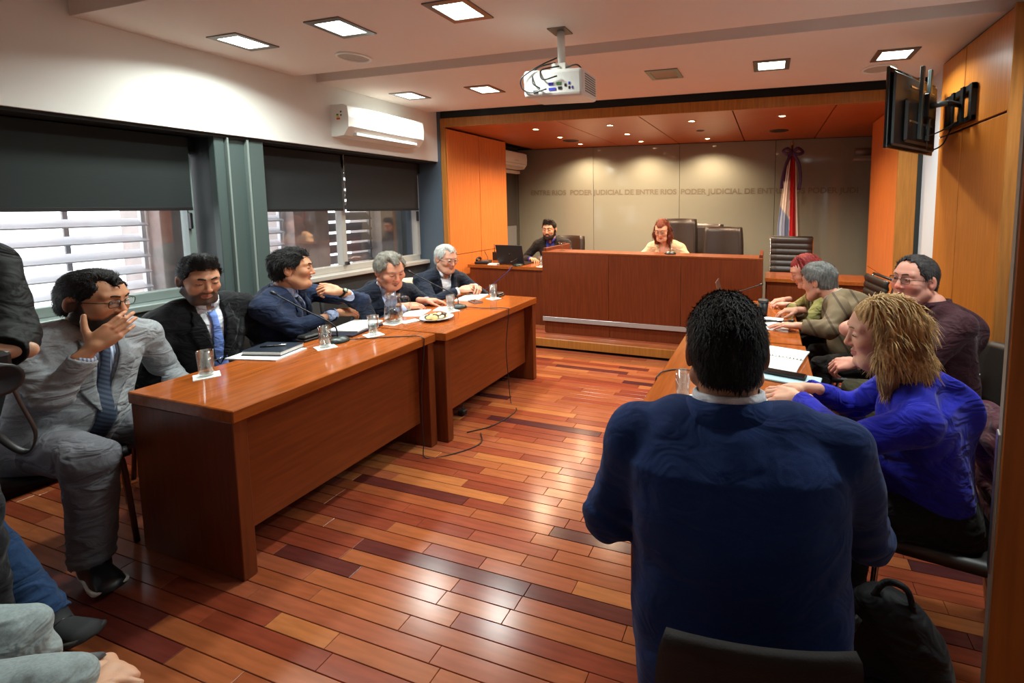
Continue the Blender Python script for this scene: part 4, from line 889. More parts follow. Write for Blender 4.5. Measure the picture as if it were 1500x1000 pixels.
def strands(V, F, n, length, seed, mode='short', width=.0016, lift=.16, jit=.35):
    """short ribbon-like locks rooted all over a hair volume (head-local)"""
    r = np.random.default_rng(seed); i = r.integers(0, len(F), n); Q = V[F[i]]; b = Q.mean(1); nm = np.cross(Q[:, 2] - Q[:, 0], Q[:, 3] - Q[:, 1]); nm /= np.linalg.norm(nm, axis=1)[:, None] + 1e-12
    if mode == 'long': g = ~((b[:, 1] > .03) & (np.abs(b[:, 0]) < .075)); b = b[g]; nm = nm[g]; n = len(b)
    z = b[:, 2]; fl = np.zeros((n, 3))
    if mode == 'short': t = sm(.035, .10, z); fl[:, 1] = -.9 * t + .05; fl[:, 2] = -(1 - t) - .1; fl[:, 0] = .25 * t * np.sign(b[:, 0]); fm_ = sm(.015, .05, b[:, 1])[:, None]; fl = fl * (1 - fm_) + np.array([.0, -.55, .45]) * fm_
    else: t = sm(.07, .125, z); fl[:, 2] = -1; fl[:, 0] = .8 * t * np.sign(b[:, 0]) + .5 * np.sin(z * 45 + b[:, 0] * 20); fl[:, 1] = -.4 * t + .4 * np.sin(z * 38 + b[:, 1] * 30)
    fl += r.normal(size=(n, 3)) * jit; fl -= nm * (fl * nm).sum(1)[:, None]; fl /= np.linalg.norm(fl, axis=1)[:, None] + 1e-9
    L = length * r.uniform(.6, 1.3, n)[:, None]; sd = np.cross(nm, fl); w = width * r.uniform(.6, 1.5, n)[:, None]; lf = lift * r.uniform(-.2, 1.2, n)[:, None]
    p0 = b - nm * .002; p1 = p0 + fl * L * .5 + nm * (.004 + lf * L * .5); p2 = p0 + fl * L + nm * (.002 + lf * L); 
    if mode != 'short': p2 = p2 + np.array([0, 0, -1]) * L * .3
    P = np.stack([p0 - sd * w, p0 + sd * w, p1 - sd * w * .9, p1 + sd * w * .9, p2 - sd * w * .15, p2 + sd * w * .15], 1).reshape(-1, 3); k = np.arange(n)[:, None] * 6 + len(V)
    return np.concatenate([V, P]), np.concatenate([F, k + np.array([[0, 1, 3, 2]]), k + np.array([[2, 3, 5, 4]])])
def build_head(o, root, neck_to, h=.004):
    """o: c (centre), fwd, pitch, roll, scale + face options; neck_to: world point of the neck base. returns verts, faces, colours (world)"""
    s = o.get('s', 1.05); Rm = rot_frame(o['fwd'], o.get('pitch', 0), o.get('roll', 0)); c = np.asarray(o['c'], float)
    nb_ = (np.asarray(neck_to) - c) @ Rm.T / s; nr = o.get('neck', .054)
    ops = head_ops(o) + [('+', cone((0, -.030, -.05), nb_, nr * .94, nr * 1.08), .018)]
    lo = np.minimum([-.11, -.14, -.14], nb_ - .075); hi = np.maximum([.11, .135, .14], nb_ + .075)
    V, F = net(ops, lo, hi, h / s); col = head_color(o)(V); Vw = place(V, Rm, c, s)
    # eyes
    lids = o.get('lids', .35)
    for sg in (-1, 1):
        if lids < .9:
            Ve, Fe = [], []
            bm = bmesh.new(); bmesh.ops.create_uvsphere(bm, u_segments=14, v_segments=10, radius=1); vv = np.array([v.co[:] for v in bm.verts]); ff = [tuple(v.index for v in f.verts) for f in bm.faces]; bm.free()
            E = vv * np.array([.0125, .0118, .0052 - .0035 * lids]) + np.array([sg * .031, .0805, .0098 - .003 * lids]); e = meshobj('eye', place(E, Rm, c, s), ff, EYEW, root, True)
            gz = o.get('gaze', 0) * .005; I = vv * np.array([.0056, .002, .0050 - .003 * lids]) + np.array([sg * .031 + gz, .0918 - .0008 * abs(gz) / .005, .0095 - .003 * lids]); meshobj('iris', place(I, Rm, c, s), ff, IRIS, e, True)
        lp = [(sg * .0165, .0875, .0095), (sg * .024, .0925, .0125 - .0085 * lids), (sg * .031, .0945, .0140 - .0095 * lids), (sg * .039, .0905, .0125 - .0085 * lids), (sg * .0465, .0825, .0085)]
        V_, F_ = tube_geo(spline(lp, 3), .0011, 5); meshobj('eyelashes', place(np.array([tuple(v) for v in V_]), Rm, c, s), F_, LASH, root, True)
        bz = .0315 + o.get('brow_z', 0); bt = o.get('brow', .0036)
        if bt:
            pts = [(sg * .011, .0985, bz - .001), (sg * .022, .0965, bz + .003), (sg * .034, .0895, bz + .004), (sg * .047, .0765, bz - .002)]
            V_, F_ = tube_geo(spline(pts, 4), [bt * .8] * 4 + [bt] * 6 + [bt * .5] * 3, 6); meshobj('eyebrow', place(np.array([tuple(v) for v in V_]), Rm, c, s), F_, hair_mat('brow_%s' % str(o.get('browc', (40, 30, 24))), o.get('browc', (40, 30, 24))), root, True)
    if o.get('open'):
        pts = [(-.02, .078, -.0595), (-.01, .086, -.0605), (0, .0885, -.061), (.01, .086, -.0605), (.02, .078, -.0595)]
        V_, F_ = tube_geo(pts, .0042, 6); meshobj('teeth', place(np.array([tuple(v) for v in V_]), Rm, c, s), F_, TEETH, root, True)
    hc = o.get('hairc', (36, 28, 24)); hm = hair_mat('hair_%s' % str(hc), hc, o.get('hair_amt', .4), o.get('hair_rough', .55))
    st = o.get('hair', 'short'); hh = o.get('hair_h', .004)
    if st == 'short': Vh, Fh = net(hair_ops(o), (-.11, -.15, -.11), (.11, .13, .16), hh / s); Vh, Fh = strands(Vh, Fh, o.get('nst', 3500), o.get('stl', .02), o.get('seed', 1), 'short', o.get('stw', .0016), o.get('stlift', .16)); np_mesh('hair', place(Vh, Rm, c, s), Fh, hm, root)
    elif st == 'long': Vh, Fh = net(long_hair_ops(o), (-.16, -.18, -.12 - o.get('len', .14)), (.16, .13, .16), hh / s); Vh, Fh = strands(Vh, Fh, o.get('nst', 3000), o.get('stl', .045), o.get('seed', 1), 'long', .002, .0, .10); np_mesh('hair', place(Vh, Rm, c, s), Fh, hm, root)
    if o.get('beard'): Vb, Fb = net(beard_ops(o), (-.09, -.02, -.135), (.09, .125, .02), .0035 / s); Vb, Fb = strands(Vb, Fb, 2500, .008, 4, 'short', .001, .25, .5); np_mesh('beard', place(Vb, Rm, c, s), Fb, hair_mat('beard_%s' % str(o.get('beardc', (40, 32, 28))), o.get('beardc', (40, 32, 28))), root)
    if o.get('glasses'): glasses(o, Rm, c, s, root)
    return Vw, F, col
# ------------------------------------------------------------------ hand (local: x along the fingers, y to the thumb side, z back of the hand); mirrored for the left
def hand_ops(curl=(.4, .45, .5, .55), thumb=(.6, .3, .3), spread=.08, s=1.0, bend=None):
    """curl: per finger radians of each joint (index..little)"""
    ops = [('+', ell((.045, .002, 0), (.048, .040, .0155)), 0), ('+', cone((.01, .012, 0), (.082, .030, .0), .016, .0125), .012), ('+', cone((.01, -.012, 0), (.076, -.030, .0), .016, .0115), .012), ('+', cone((-.05, 0, 0), (.01, 0, 0), .0235, .022), .014)]
    base = [(.088, .029, 0), (.092, .0098, .001), (.087, -.0098, .001), (.078, -.028, 0)]; ln = [(.043, .025, .021), (.047, .029, .022), (.044, .027, .021), (.034, .020, .019)]; rr = [.0092, .0095, .0090, .0080]
    tips = []
    for i in range(4):
        p = np.array(base[i]); yaw = spread * (1.5 - i); a = 0; c = curl[i] if hasattr(curl[i], '__len__') else (curl[i], curl[i], curl[i] * .7); r = rr[i]
        for j in range(3):
            a += c[j]; d = np.array([math.cos(a) * math.cos(yaw), math.cos(a) * math.sin(yaw), -math.sin(a)]); q = p + d * ln[i][j]; r2 = r * .92
            ops.append(('+', cone(p, q, r, r2), .0035 if j else .006)); p = q; r = r2
        tips.append(p)
    p = np.array([.022, .030, -.006]); a = thumb[0]; dip = thumb[1]
    d = unit([math.cos(a), math.sin(a), -dip]); q = p + d * .040; ops.append(('+', cone(p, q, .0155, .0108), .010))
    a2 = a - thumb[2]; d = unit([math.cos(a2), math.sin(a2), -dip * 1.2]); q2 = q + d * .032; ops.append(('+', cone(q, q2, .0108, .0098), .004)); a3 = a2 - thumb[2] * .6; d = unit([math.cos(a3), math.sin(a3), -dip * 1.2]); ops.append(('+', cone(q2, q2 + d * .026, .0098, .0078), .003))
    return ops
def build_hand(side, wrist, along, back, skin, h=.0032, s=1.0, **kw):
    """side +1 right, -1 left; along: finger direction, back: direction the back of the hand faces"""
    x = unit(along); z = unit(np.asarray(back, float) - x * np.dot(back, x)); y = np.cross(z, x)      # right-handed frame
    # right hand, palm down, fingers forward: thumb points to own left (= +y with z up)
    V, F = net(hand_ops(**kw), (-.08, -.07, -.12), (.21, .13, .08), h / s)
    if side < 0: V = V * np.array([1, -1, 1]); F = F[:, ::-1]
    Vw = (V * s) @ np.stack([x, y, z]) + np.asarray(wrist)
    b = np.array(lin(skin)); col = np.repeat(b[None], len(V), 0); kn = np.exp(-((V[:, 0] - .09) / .012) ** 2) * (V[:, 2] > 0) + .6 * sm(.12, .16, V[:, 0]); col = col * (1 - .16 * kn[:, None] * np.array([0, 1, 1])); col *= (1 + .04 * sines(5, 120)(V))[:, None]
    return Vw, F, np.clip(col, 0, 1)
# ------------------------------------------------------------------ whole figures
def ik(S, T, l1, l2, pole):
    S, T = V3(S), V3(T); d = T - S; L = np.linalg.norm(d)
    if L > (l1 + l2) * .995: l1, l2 = l1 * L / (l1 + l2) * 1.003, l2 * L / (l1 + l2) * 1.003
    u = d / L; a = (l1 * l1 - l2 * l2 + L * L) / (2 * L); h = math.sqrt(max(1e-8, l1 * l1 - a * a)); p = V3(pole); p = unit(p - u * (p @ u)); return S + u * a + p * h
def fabric(name, rgb, rough=.85, sheen=.06, amt=.1, sc=180, bump=(500, .15), crease=.55):
    if name in MATS: return MATS[name]
    m = mat(name, rgb, rough, noise=(sc, amt, (1, 1, 1)), bump=bump, sheen=sheen, spec=.2); nt = m.node_tree; b = nt.nodes['Principled BSDF']
    b0 = [n for n in nt.nodes if n.type == 'BUMP'][0]; tc = [n for n in nt.nodes if n.type == 'TEX_COORD'][0]     # soft creases in the cloth
    mp = nt.nodes.new('ShaderNodeMapping'); mp.inputs['Scale'].default_value = (1, 1, 1.9); mp.inputs['Rotation'].default_value = (.4, .5, .2); n = nt.nodes.new('ShaderNodeTexNoise'); n.inputs['Scale'].default_value = 8.5; n.inputs['Detail'].default_value = 2.5; n.inputs['Distortion'].default_value = 1.1
    nt.links.new(tc.outputs['Object'], mp.inputs[0]); nt.links.new(mp.outputs[0], n.inputs['Vector']); b1 = nt.nodes.new('ShaderNodeBump'); b1.inputs['Strength'].default_value = crease; b1.inputs['Distance'].default_value = .05
    nt.links.new(n.outputs[0], b1.inputs['Height']); nt.links.new(b0.outputs[0], b1.inputs['Normal']); nt.links.new(b1.outputs[0], b.inputs['Normal']); return m
def stripe_fabric(name, rgb, rgb2, freq, vec=(1, 0, 0), thr=.5, rough=.7):
    if name in MATS: return MATS[name]
    m = mat(name, rgb, rough, spec=.25); nt = m.node_tree; tc = nt.nodes.new('ShaderNodeTexCoord'); dp = nt.nodes.new('ShaderNodeVectorMath'); dp.operation = 'DOT_PRODUCT'; dp.inputs[1].default_value = vec
    nt.links.new(tc.outputs['Object'], dp.inputs[0]); mu = nt.nodes.new('ShaderNodeMath'); mu.operation = 'MULTIPLY'; mu.inputs[1].default_value = freq; nt.links.new(dp.outputs['Value'], mu.inputs[0])
    fr = nt.nodes.new('ShaderNodeMath'); fr.operation = 'FRACT'; nt.links.new(mu.outputs[0], fr.inputs[0]); rp = nt.nodes.new('ShaderNodeValToRGB'); rp.color_ramp.interpolation = 'CONSTANT'; rp.color_ramp.elements[0].color = (*lin(rgb), 1); rp.color_ramp.elements[1].color = (*lin(rgb2), 1); rp.color_ramp.elements[1].position = thr
    nt.links.new(fr.outputs[0], rp.inputs[0]); nt.links.new(rp.outputs[0], nt.nodes['Principled BSDF'].inputs['Base Color']); return m
def bounds(pts, pad): A = np.array(pts); return A.min(0) - pad, A.max(0) + pad
def person(p):
    root = thing('person', p['label'], 'person', (p['pel'][0], p['pel'][1], p.get('floor', 0)), p.get('group', 'people in the courtroom'))
    P = V3(p['pel']); S = V3(p['sh']); f = unit([p['fwd'][0], p['fwd'][1], 0]); k = p.get('k', 1.0)
    Z = unit(S - P); Y = unit(f - Z * (f @ Z)); X = np.cross(Y, Z); L = np.linalg.norm(S - P)
    if 'shtwist' in p:      # shoulders turned against the hips
        a = R(p['shtwist'])
    sw, cw, ww, hw = [v * k for v in p.get('w', (.185, .165, .15, .165))]; cf, wf, bk = [v * k for v in p.get('d', (.115, .11, .105))]
    def T(x, y, z): return P + X * x + Y * y + Z * z
    NB = T(0, -.005, L + .055) if 'nb' not in p else V3(p['nb'])
    SHJ = {s: S + X * s * sw - Z * .015 for s in (1, -1)}
    # arms
    A = {}
    for s, key in ((1, 'R'), (-1, 'L')):
        a = p.get('arm' + key)
        if a is None: continue
        wr = V3(a['w']); el = V3(a['e']) if 'e' in a else ik(SHJ[s], wr, .285 * k, .255 * k, a.get('pole', (0, 0, -1))); A[s] = (SHJ[s], el, wr, a)
    # legs
    HJ = {s: P + X * s * .085 * k - Z * .02 for s in (1, -1)}; G = {}
    fl = p.get('floor', 0)
    for s, key in ((1, 'R'), (-1, 'L')):
        g = p.get('leg' + key, {}); sp = g.get('spread', .10)
        kn = V3(g['k']) if 'k' in g else HJ[s] + f * .42 * k + X * s * sp * .6; kn = kn.copy()
        if 'k' not in g: kn[2] = fl + .49 * k
        an = V3(g['a']) if 'a' in g else np.array([kn[0] + f[0] * g.get('fw', .02), kn[1] + f[1] * g.get('fw', .02), fl + .085]); G[s] = (HJ[s], kn, an, g)
    # ---- body (skin) : hidden trunk, head, hands in one mesh
    VV, FF, CC = [], [], []
    def add(V, F, C): n = sum(len(v) for v in VV); VV.append(V); FF.append(F + n); CC.append(C)
    skin = p['head'].get('skin', (206, 158, 128)); sk = np.array(lin(skin))
    e = -.022
    zs = np.array([-.13 * k, -.02, .12 * L / .44, .30 * L / .44, .40 * L / .44, L + .02]); RX = [hw * .9, hw, ww, cw, cw * .98, cw * .62]; RF = [.10 * k, wf * 1.0, wf * 1.0, cf, cf * .86, .065]; RB = [.10 * k, bk, bk * .96, bk * 1.02, bk * .98, .066]
    def torso(ease=0, z0=None, z1=None):
        z = zs.copy(); 
        if z0 is not None: z[0] = z0
        return loft(P, X, Y, Z, z, np.array(RX) + ease, np.array(RF) + ease, np.array(RB) + ease, 2.35)
    def shoulders(ease):
        o = [('+', cone(T(0, -.01, L + .035), S + X * s * sw * .55 + Z * .018, .052 + ease, .056 + ease), .04) for s in (1, -1)] + [('+', cone(S + X * s * sw * .55 + Z * .015, SHJ[s], .056 + ease, (.060 + ease) * p.get('shr', 1)), .04) for s in (1, -1)]
        return o
    tb = [('+', torso(e), 0)] + shoulders(-.02) + [('+', cone(NB - Z * .05, NB + Z * .02, .05, .05), .04)]
    for s, (a, b, c, _) in A.items(): tb += [('+', cone(a, b, .040 * k, .036 * k), .03), ('+', cone(b, c, .036 * k, .024 * k), .02)]
    for s, (a, b, c, _) in G.items(): tb += [('+', cone(a, b, .065 * k, .05 * k), .03), ('+', cone(b, c, .046 * k, .032 * k), .02)]
    pts = [T(sx * .25, sy * .2, z) for sx in (-1, 1) for sy in (-1, 1) for z in (-.15, L + .1)] + [q for v in list(A.values()) + list(G.values()) for q in v[:3]]
    lo, hi = bounds(pts, .08); V, F = net(tb, lo, hi, .014); add(V, F, np.repeat(sk[None], len(V), 0))
    if not p.get('nohead'):
        V, F, C = build_head(p['head'], root, NB - Z * .02, p.get('hh', .004)); add(V, F, C)
    for s, (a, b, c, d) in A.items():
        if d.get('hand', 1):
            fa = unit(c - b); al = d.get('along', fa); V, F, C = build_hand(s, c + unit(al) * .005, al, d.get('back', (0, 0, 1)), skin, p.get('handh', .0035), k * d.get('hs', 1.0), **d.get('pose', {})); add(V, F, C)
    np_mesh('body', np.concatenate(VV), np.concatenate(FF), SKIN, root, np.concatenate(CC))
    # ---- clothes
    hd_ = p['head']; cs = max(1.0, (hd_.get('neck', .054) * 1.06 * hd_.get('s', 1.05) + .004) / .0585)
    kind = p.get('top', 'jacket'); h = p.get('h', .008); wr_ = p.get('wrinkle', .004); sd = p.get('seed', 1)
    nz = sines(sd, 32, (1, 1, 1.6), 6); nz2 = sines(sd + 9, 75, n=6)
    def wr(amp): return ('n', (lambda Q: (amp * (nz(Q) * 1.3 + .5 * nz2(Q))).astype(f32)), 0)
    ez = .014 if kind == 'jacket' else .004
    sr = p.get('sleeve', (.060, .054, .043)) if kind == 'jacket' else p.get('sleeve', (.055, .050, .040))
    tops = [('+', torso(ez, z0=-.15 * k if p.get('long', 1) else None), 0)] + shoulders(ez - .004)
    tops += [('+', ell(T(0, -.045, L * .80), (cw * .98, bk + ez - (.045 if kind == 'jacket' else .068), .155)), .07)]      # shoulder blades
    if p.get('belly'): tops += [('+', ell(T(0, .05, .12), (ww * .92, .10 + p['belly'], .13)), .06)]
    if p.get('bust'): tops += [('+', ell(T(s * .07, .075, L * .66), (.065, .06 * p['bust'], .06)), .04) for s in (1, -1)]
    sleeves = []; ends = []
    short = p.get('short_sleeve')
    for s, (a, b, c, d) in A.items():
        fa = unit(c - b); end = c - fa * d.get('cuff', .035); LL = np.linalg.norm(end - b)
        if short: end = a + (b - a) * .72; sleeves += [('+', cone(a, end, sr[0] * k, sr[1] * 1.12 * k), .035)]
        else:
            sleeves += [('+', cone(a, b, sr[0] * k, sr[1] * k), .035), ('+', cone(b, end, sr[1] * k, sr[2] * k), .015)]
            u = unit(b - a); ax = unit(np.cross(u, fa)) if np.linalg.norm(np.cross(u, fa)) > .05 else X
            def folds(Q, b=b.astype(f32), fa=fa.astype(f32), u=u.astype(f32)):   # bunched cloth round the elbow
                q = Q - b; r = np.sqrt((q * q).sum(1)); t = q @ (fa - u)
                return (-.0045 * np.exp(-(r / .10) ** 2) * np.sin(t * 95 + 2 * nz2(Q))).astype(f32)
            sleeves.append(('n', folds, 0))
        ends.append((s, end, fa, c))
    cuts = [('-', cone(end + (unit(end - SHJ[s]) if short else fa) * .062, end + (unit(end - SHJ[s]) if short else fa) * .12, .062 if not short else .085, .062), .003) for s, end, fa, c in ends] if not short else []
    body_ops = tops + sleeves; legbits = []
    if kind == 'jacket':     # skirts of the jacket over the thighs
        for s, (a, b, c, g) in G.items(): legbits += [('+', cone(a, a + (b - a) * p.get('skirt', .28), .098 * k, .088 * k), .05)]
    full = body_ops[:len(tops)] + legbits + body_ops[len(tops):] + [wr(wr_)]
    bd_pts = pts
    zb, zn, vw = p.get('vee', (.42 * L, L + .03, .052))
    shirt_c = p.get('shirt')
    if kind == 'jacket':
        if p.get('open', 1):
            def wedge(Q):
                q = (Q - P.astype(f32)) @ np.stack([X, Y, Z]).T.astype(f32); z = q[:, 2]; wv = np.where(z > zb, vw * np.clip((z - zb) / (zn - zb), 0, 1.3) ** .8, (zb - z) * p.get('cutaway', .35) * (z > -.2)); return smax(np.abs(q[:, 0]) - wv, -q[:, 1] + .02, .01).astype(f32)
            ops = full + cuts + [('-', wedge, .006)]
        else: ops = full + cuts
        ops += [('-', cone(NB - Z * .035, NB + Z * .2, .058 * cs, .070 * cs), .008)]
        lo, hi = bounds(pts, .13); V, F = net(ops, lo, hi, h)
        jk = np_mesh('jacket', V, F, p['jm'], root)
        def proj(x, z, off, o_=full):
            x = np.asarray(x, float); z = np.asarray(z, float); y = np.full(x.shape, .42)
            for _ in range(60): Q = (P + x[:, None] * X + y[:, None] * Y + z[:, None] * Z).astype(f32); y = y - np.clip(evalops(o_, Q), -.01, .05) * .7
            y = y + off; return P + x[:, None] * X + y[:, None] * Y + z[:, None] * Z
        tfull = tops + [wr(wr_)]
        if p.get('open', 1) and p.get('lapel', 1):
            for s in (1, -1):
                gr = []
                for t in np.linspace(0, 1, 14):
                    z = zb + (zn - .005 - zb) * t; xi = vw * t ** .8 + .001; ow = .078 * math.sin(min(1, t / .74) * math.pi / 2) ** 1.2 if t < .76 else .078 - (.03 if t < .86 else .045) + 0 * t
                    u = np.linspace(0, 1, 6); gr.append(proj(s * (xi + ow * u), z + .028 * u * (t > .5) * t, .004 + .006 * np.sin(u * math.pi * .6), tfull))
                sheet('lapel', gr, .004, p.get('lm', p['jm']), jk)
            if p.get('button', 1):
                q = proj([0.012], [zb - .015], .004, tfull)[0]; M = Matrix.Translation(Vector(q)) @ Vector((0, 0, 1)).rotation_difference(Vector(Y)).to_matrix().to_4x4(); lathe('button', [(.001, 0), (.011, 0), (.011, .004), (.001, .005)], BLACKP, jk, (0, 0, 0), 12, M)
        # collar of the jacket behind the neck
        gr = []
        for a in np.linspace(-2.25, 2.25, 21):
            r0, r1 = (.068 + .012 * abs(a) / 2.3) * cs, (.074 + .016 * abs(a) / 2.3) * cs; dirv = X * math.sin(a) - Y * math.cos(a); dz = -.05 * max(0, abs(a) - 1.2); gr.append([NB + dirv * (r0 + .010) * 1 + Z * (-.062 + dz), NB + dirv * (r1 + .006) + Z * (-.020 + dz), NB + dirv * (r0 + .0) + Z * (.022 + dz), NB + dirv * (r0 - .006) + Z * (.018 + dz)])
        sheet('collar', gr, .005, p['jm'], jk)
    else:
        ops = full + cuts + [('-', cone(NB - Z * .03, NB + Z * .2, p.get('neckhole', .056), p.get('neckhole', .056) + .01), .008)]
        lo, hi = bounds(pts, .13); V, F = net(ops, lo, hi, h); jk = np_mesh(p.get('topname', 'shirt'), V, F, p['jm'], root)
        tfull = tops + [wr(wr_)]
        def proj(x, z, off, o_=tfull):
            x = np.asarray(x, float); z = np.asarray(z, float); y = np.full(x.shape, .42)
            for _ in range(60): Q = (P + x[:, None] * X + y[:, None] * Y + z[:, None] * Z).astype(f32); y = y - np.clip(evalops(o_, Q), -.01, .05) * .7
            y = y + off; return P + x[:, None] * X + y[:, None] * Y + z[:, None] * Z
    if shirt_c is not None:
        so = [('+', torso(ez - .009), 0)] + shoulders(-.012)
        if p.get('belly'): so += [('+', ell(T(0, .05, .12), (ww * .9, .094 + p['belly'], .125)), .06)]
        so += [wr(wr_ * .7), ('-', cone(NB - Z * .02, NB + Z * .2, .050, .055), .006)]
        lo, hi = bounds([T(sx * .22, sy * .2, z) for sx in (-1, 1) for sy in (-1, 1) for z in (-.05, L + .06)], .03); V, F = net(so, lo, hi, .009); shm = np_mesh('shirt', V, F, shirt_c, root)
        for s, end, fa, c in ends:
            if not short and kind == 'jacket': tube('shirt_cuff', [end - fa * .04, end + fa * .018, end + fa * .023], [.036 * k, .0355 * k, .033 * k], shirt_c, shm, 16)
        tie = p.get('tie')
        if tie is not None:
            gr = []; zt, zlow = L + .012, p.get('tie_end', zb - .10); sok = so[:-1]
            for t in np.linspace(0, 1, 18):
                z = zt + (zlow - zt) * t; wd = .019 - .004 * sm(.0, .08, t) + .030 * sm(.08, 1, t) if t > .05 else .020
                u = np.linspace(-1, 1, 7); gr.append(proj(wd * u, np.full(7, z), .010 + .006 * (1 - u ** 2) + .008 * (t < .08), sok))
            sheet('tie', gr, .005, tie, root)
            if p.get('tieclip'): q = proj([-.03, .03], [zb + .035] * 2, .022, sok); tube('tie_clip', [q[0], q[1]], .0035, CHROME, root, 6)
    if shirt_c is not None or p.get('collar') is not None:
        cm = p.get('collar') or shirt_c
        gr = []; sp = p.get('collar_gap', .22)
        for a in np.linspace(-math.pi + sp, math.pi - sp, 27):
            q = abs(a) / math.pi; dirv = X * math.sin(a) - Y * math.cos(a); fz = -.014 * q ** 2; drop = .030 + .024 * q ** 5
            gr.append([NB + dirv * (.066 + .012 * q ** 4) * cs + Z * (.030 - drop + fz), NB + dirv * (.0625 + .002 * q) * cs + Z * (.034 + fz), NB + dirv * .0585 * cs + Z * (.036 + fz), NB + dirv * .0565 * cs + Z * (-.01 + fz)])
        sheet('shirt_collar', gr, .003, cm, root)
    # ---- trousers and shoes
    if p.get('trousers') is not None:
        to = [('+', loft(P, X, Y, Z, [-.14 * k, -.02, .10], [hw * .95, hw + .002, ww * .98], [.11 * k, wf + .0, wf], [.11 * k, bk + .004, bk]), 0)]
        lr = p.get('legr', (.092, .070, .056)); hems = []
        for s, (a, b, c, g) in G.items():
            to += [('+', cone(a, b, lr[0] * k, lr[1] * k), .04), ('+', cone(b, c - unit(c - b) * .01, lr[1] * k, lr[2] * k), .012)]
            def kf(Q, b=b.astype(f32), c=c.astype(f32)):
                q = Q - c; r = np.sqrt((q * q).sum(1)); q2 = Q - b; r2 = np.sqrt((q2 * q2).sum(1)); return (-.004 * np.exp(-(r / .12) ** 2) * np.sin(q[:, 2] * 150 + 2 * nz(Q)) - .005 * np.exp(-(r2 / .13) ** 2) * np.sin(q2[:, 2] * 70 + q2[:, 0] * 40 + 2 * nz2(Q))).astype(f32)
            to.append(('n', kf, 0)); dl = unit(c - b); hems.append(('-', cone(c + dl * .075, c + dl * .16, .085, .085), .003))
        to.append(wr(wr_ * .8)); to += hems; lo, hi = bounds([T(sx * .2, sy * .15, z) for sx in (-1, 1) for sy in (-1, 1) for z in (-.15, .1)] + [q for v in G.values() for q in v[:3]], .11)
        V, F = net(to, lo, hi, p.get('th', .010)); np_mesh('trousers', V, F, p['trousers'], root)
    if p.get('shoes') is not None:
        for s, (a, b, c, g) in G.items():
            fd = unit(g.get('toe', f + X * s * .15)); up = unit(V3(g.get('up', (0, 0, 1)))); fd = unit(fd - up * (fd @ up)); rt = np.cross(fd, up); o0 = c - up * .085
            so = [('+', loft(o0, rt, up, -fd * -1, [-.075, -.04, .04, .12, .175, .195], [.032, .038, .040, .049, .048, .036], [.075, .085, .080, .056, .042, .034], [.0] * 6 if False else [.012] * 6, 2.6), 0), ('+', cone(o0 + up * .05, c + up * .02, .046, .042), .03), ('-', (lambda Q, o0=o0.astype(f32), up=up.astype(f32): ((Q - o0) @ up - .0).astype(f32)), .0)]
            V, F = net(so, *bounds([o0 - fd * .09, o0 + fd * .21, c + up * .03], .07), .005); sh = np_mesh('shoe', V, F, p['shoes'], root)
            if p.get('sole') is not None:
                so2 = [('+', loft(o0 + up * .012, rt, up, fd, [-.08, -.04, .04, .12, .18, .20], [.037, .043, .046, .055, .054, .040], [.014] * 6, [.012] * 6, 3.5), 0)]; V, F = net(so2, *bounds([o0 - fd * .09, o0 + fd * .21], .07), .005); np_mesh('sole', V, F, p['sole'], sh)
                for i in range(4): q = o0 + fd * (.045 + i * .022) + up * (.078 - i * .011); tube('lace', [q - rt * .022, q + up * .006, q + rt * .022], .003, BLACKP, sh, 6)
    if p.get('watch'):
        s = p['watch']; a, b, c, d = A[s]; fa = unit(c - b); q = c - fa * .012; bn = V3(d.get('back', (0, 0, 1))); bn = unit(bn - fa * (bn @ fa)); sd_ = np.cross(fa, bn); t = thing('wristwatch', p.get('watch_label', 'watch on a wrist'), 'watch', tuple(q)); r = .031 * k
        tube('strap', [q + (bn * math.cos(w) * .8 + sd_ * math.sin(w)) * r for w in np.linspace(0, 2 * math.pi, 17)], .006, p.get('watch_m', STEEL), t, 6, 1.6)
        M = Matrix.Translation(Vector(q + bn * r * .82)) @ Vector((0, 0, 1)).rotation_difference(Vector(bn)).to_matrix().to_4x4(); lathe('case', [(.001, 0), (.019, 0), (.02, .008), (.001, .009)], p.get('watch_m', STEEL), t, (0, 0, 0), 18, M); lathe('dial', [(.001, .0092), (.016, .0092), (.001, .0098)], mat('watch_dial', (150, 170, 150), .2), t, (0, 0, 0), 18, M)
    return root, dict(X=X, Y=Y, Z=Z, NB=NB, A=A, G=G, T=T, L=L)
# ================================================================== the people
GREYS = fabric('grey_suit', (146, 150, 154), amt=.12); GREYT = fabric('grey_trousers', (104, 104, 110)); BLACKS = fabric('black_suit', (18, 18, 22), sheen=.1); NAVYS = fabric('navy_suit', (28, 38, 62)); DNAVY = fabric('dark_navy_suit', (22, 28, 42)); MNAVY = fabric('midnight_suit', (24, 30, 44)); BLUES = fabric('blue_suit', (22, 50, 104), sheen=.08, crease=.28)
WSH = fabric('white_shirt', (226, 228, 236), .8, 0); LBSH = fabric('light_blue_shirt', (176, 190, 226), .8, 0); STRSH = stripe_fabric('striped_shirt', (196, 206, 222), (120, 136, 168), 90, (.3, .95, 0)); SHOEB = mat('black_shoe_leather', (20, 20, 22), .4); SOLEW = mat('white_sole', (210, 206, 198), .6); DTR = fabric('dark_trousers', (26, 28, 36))
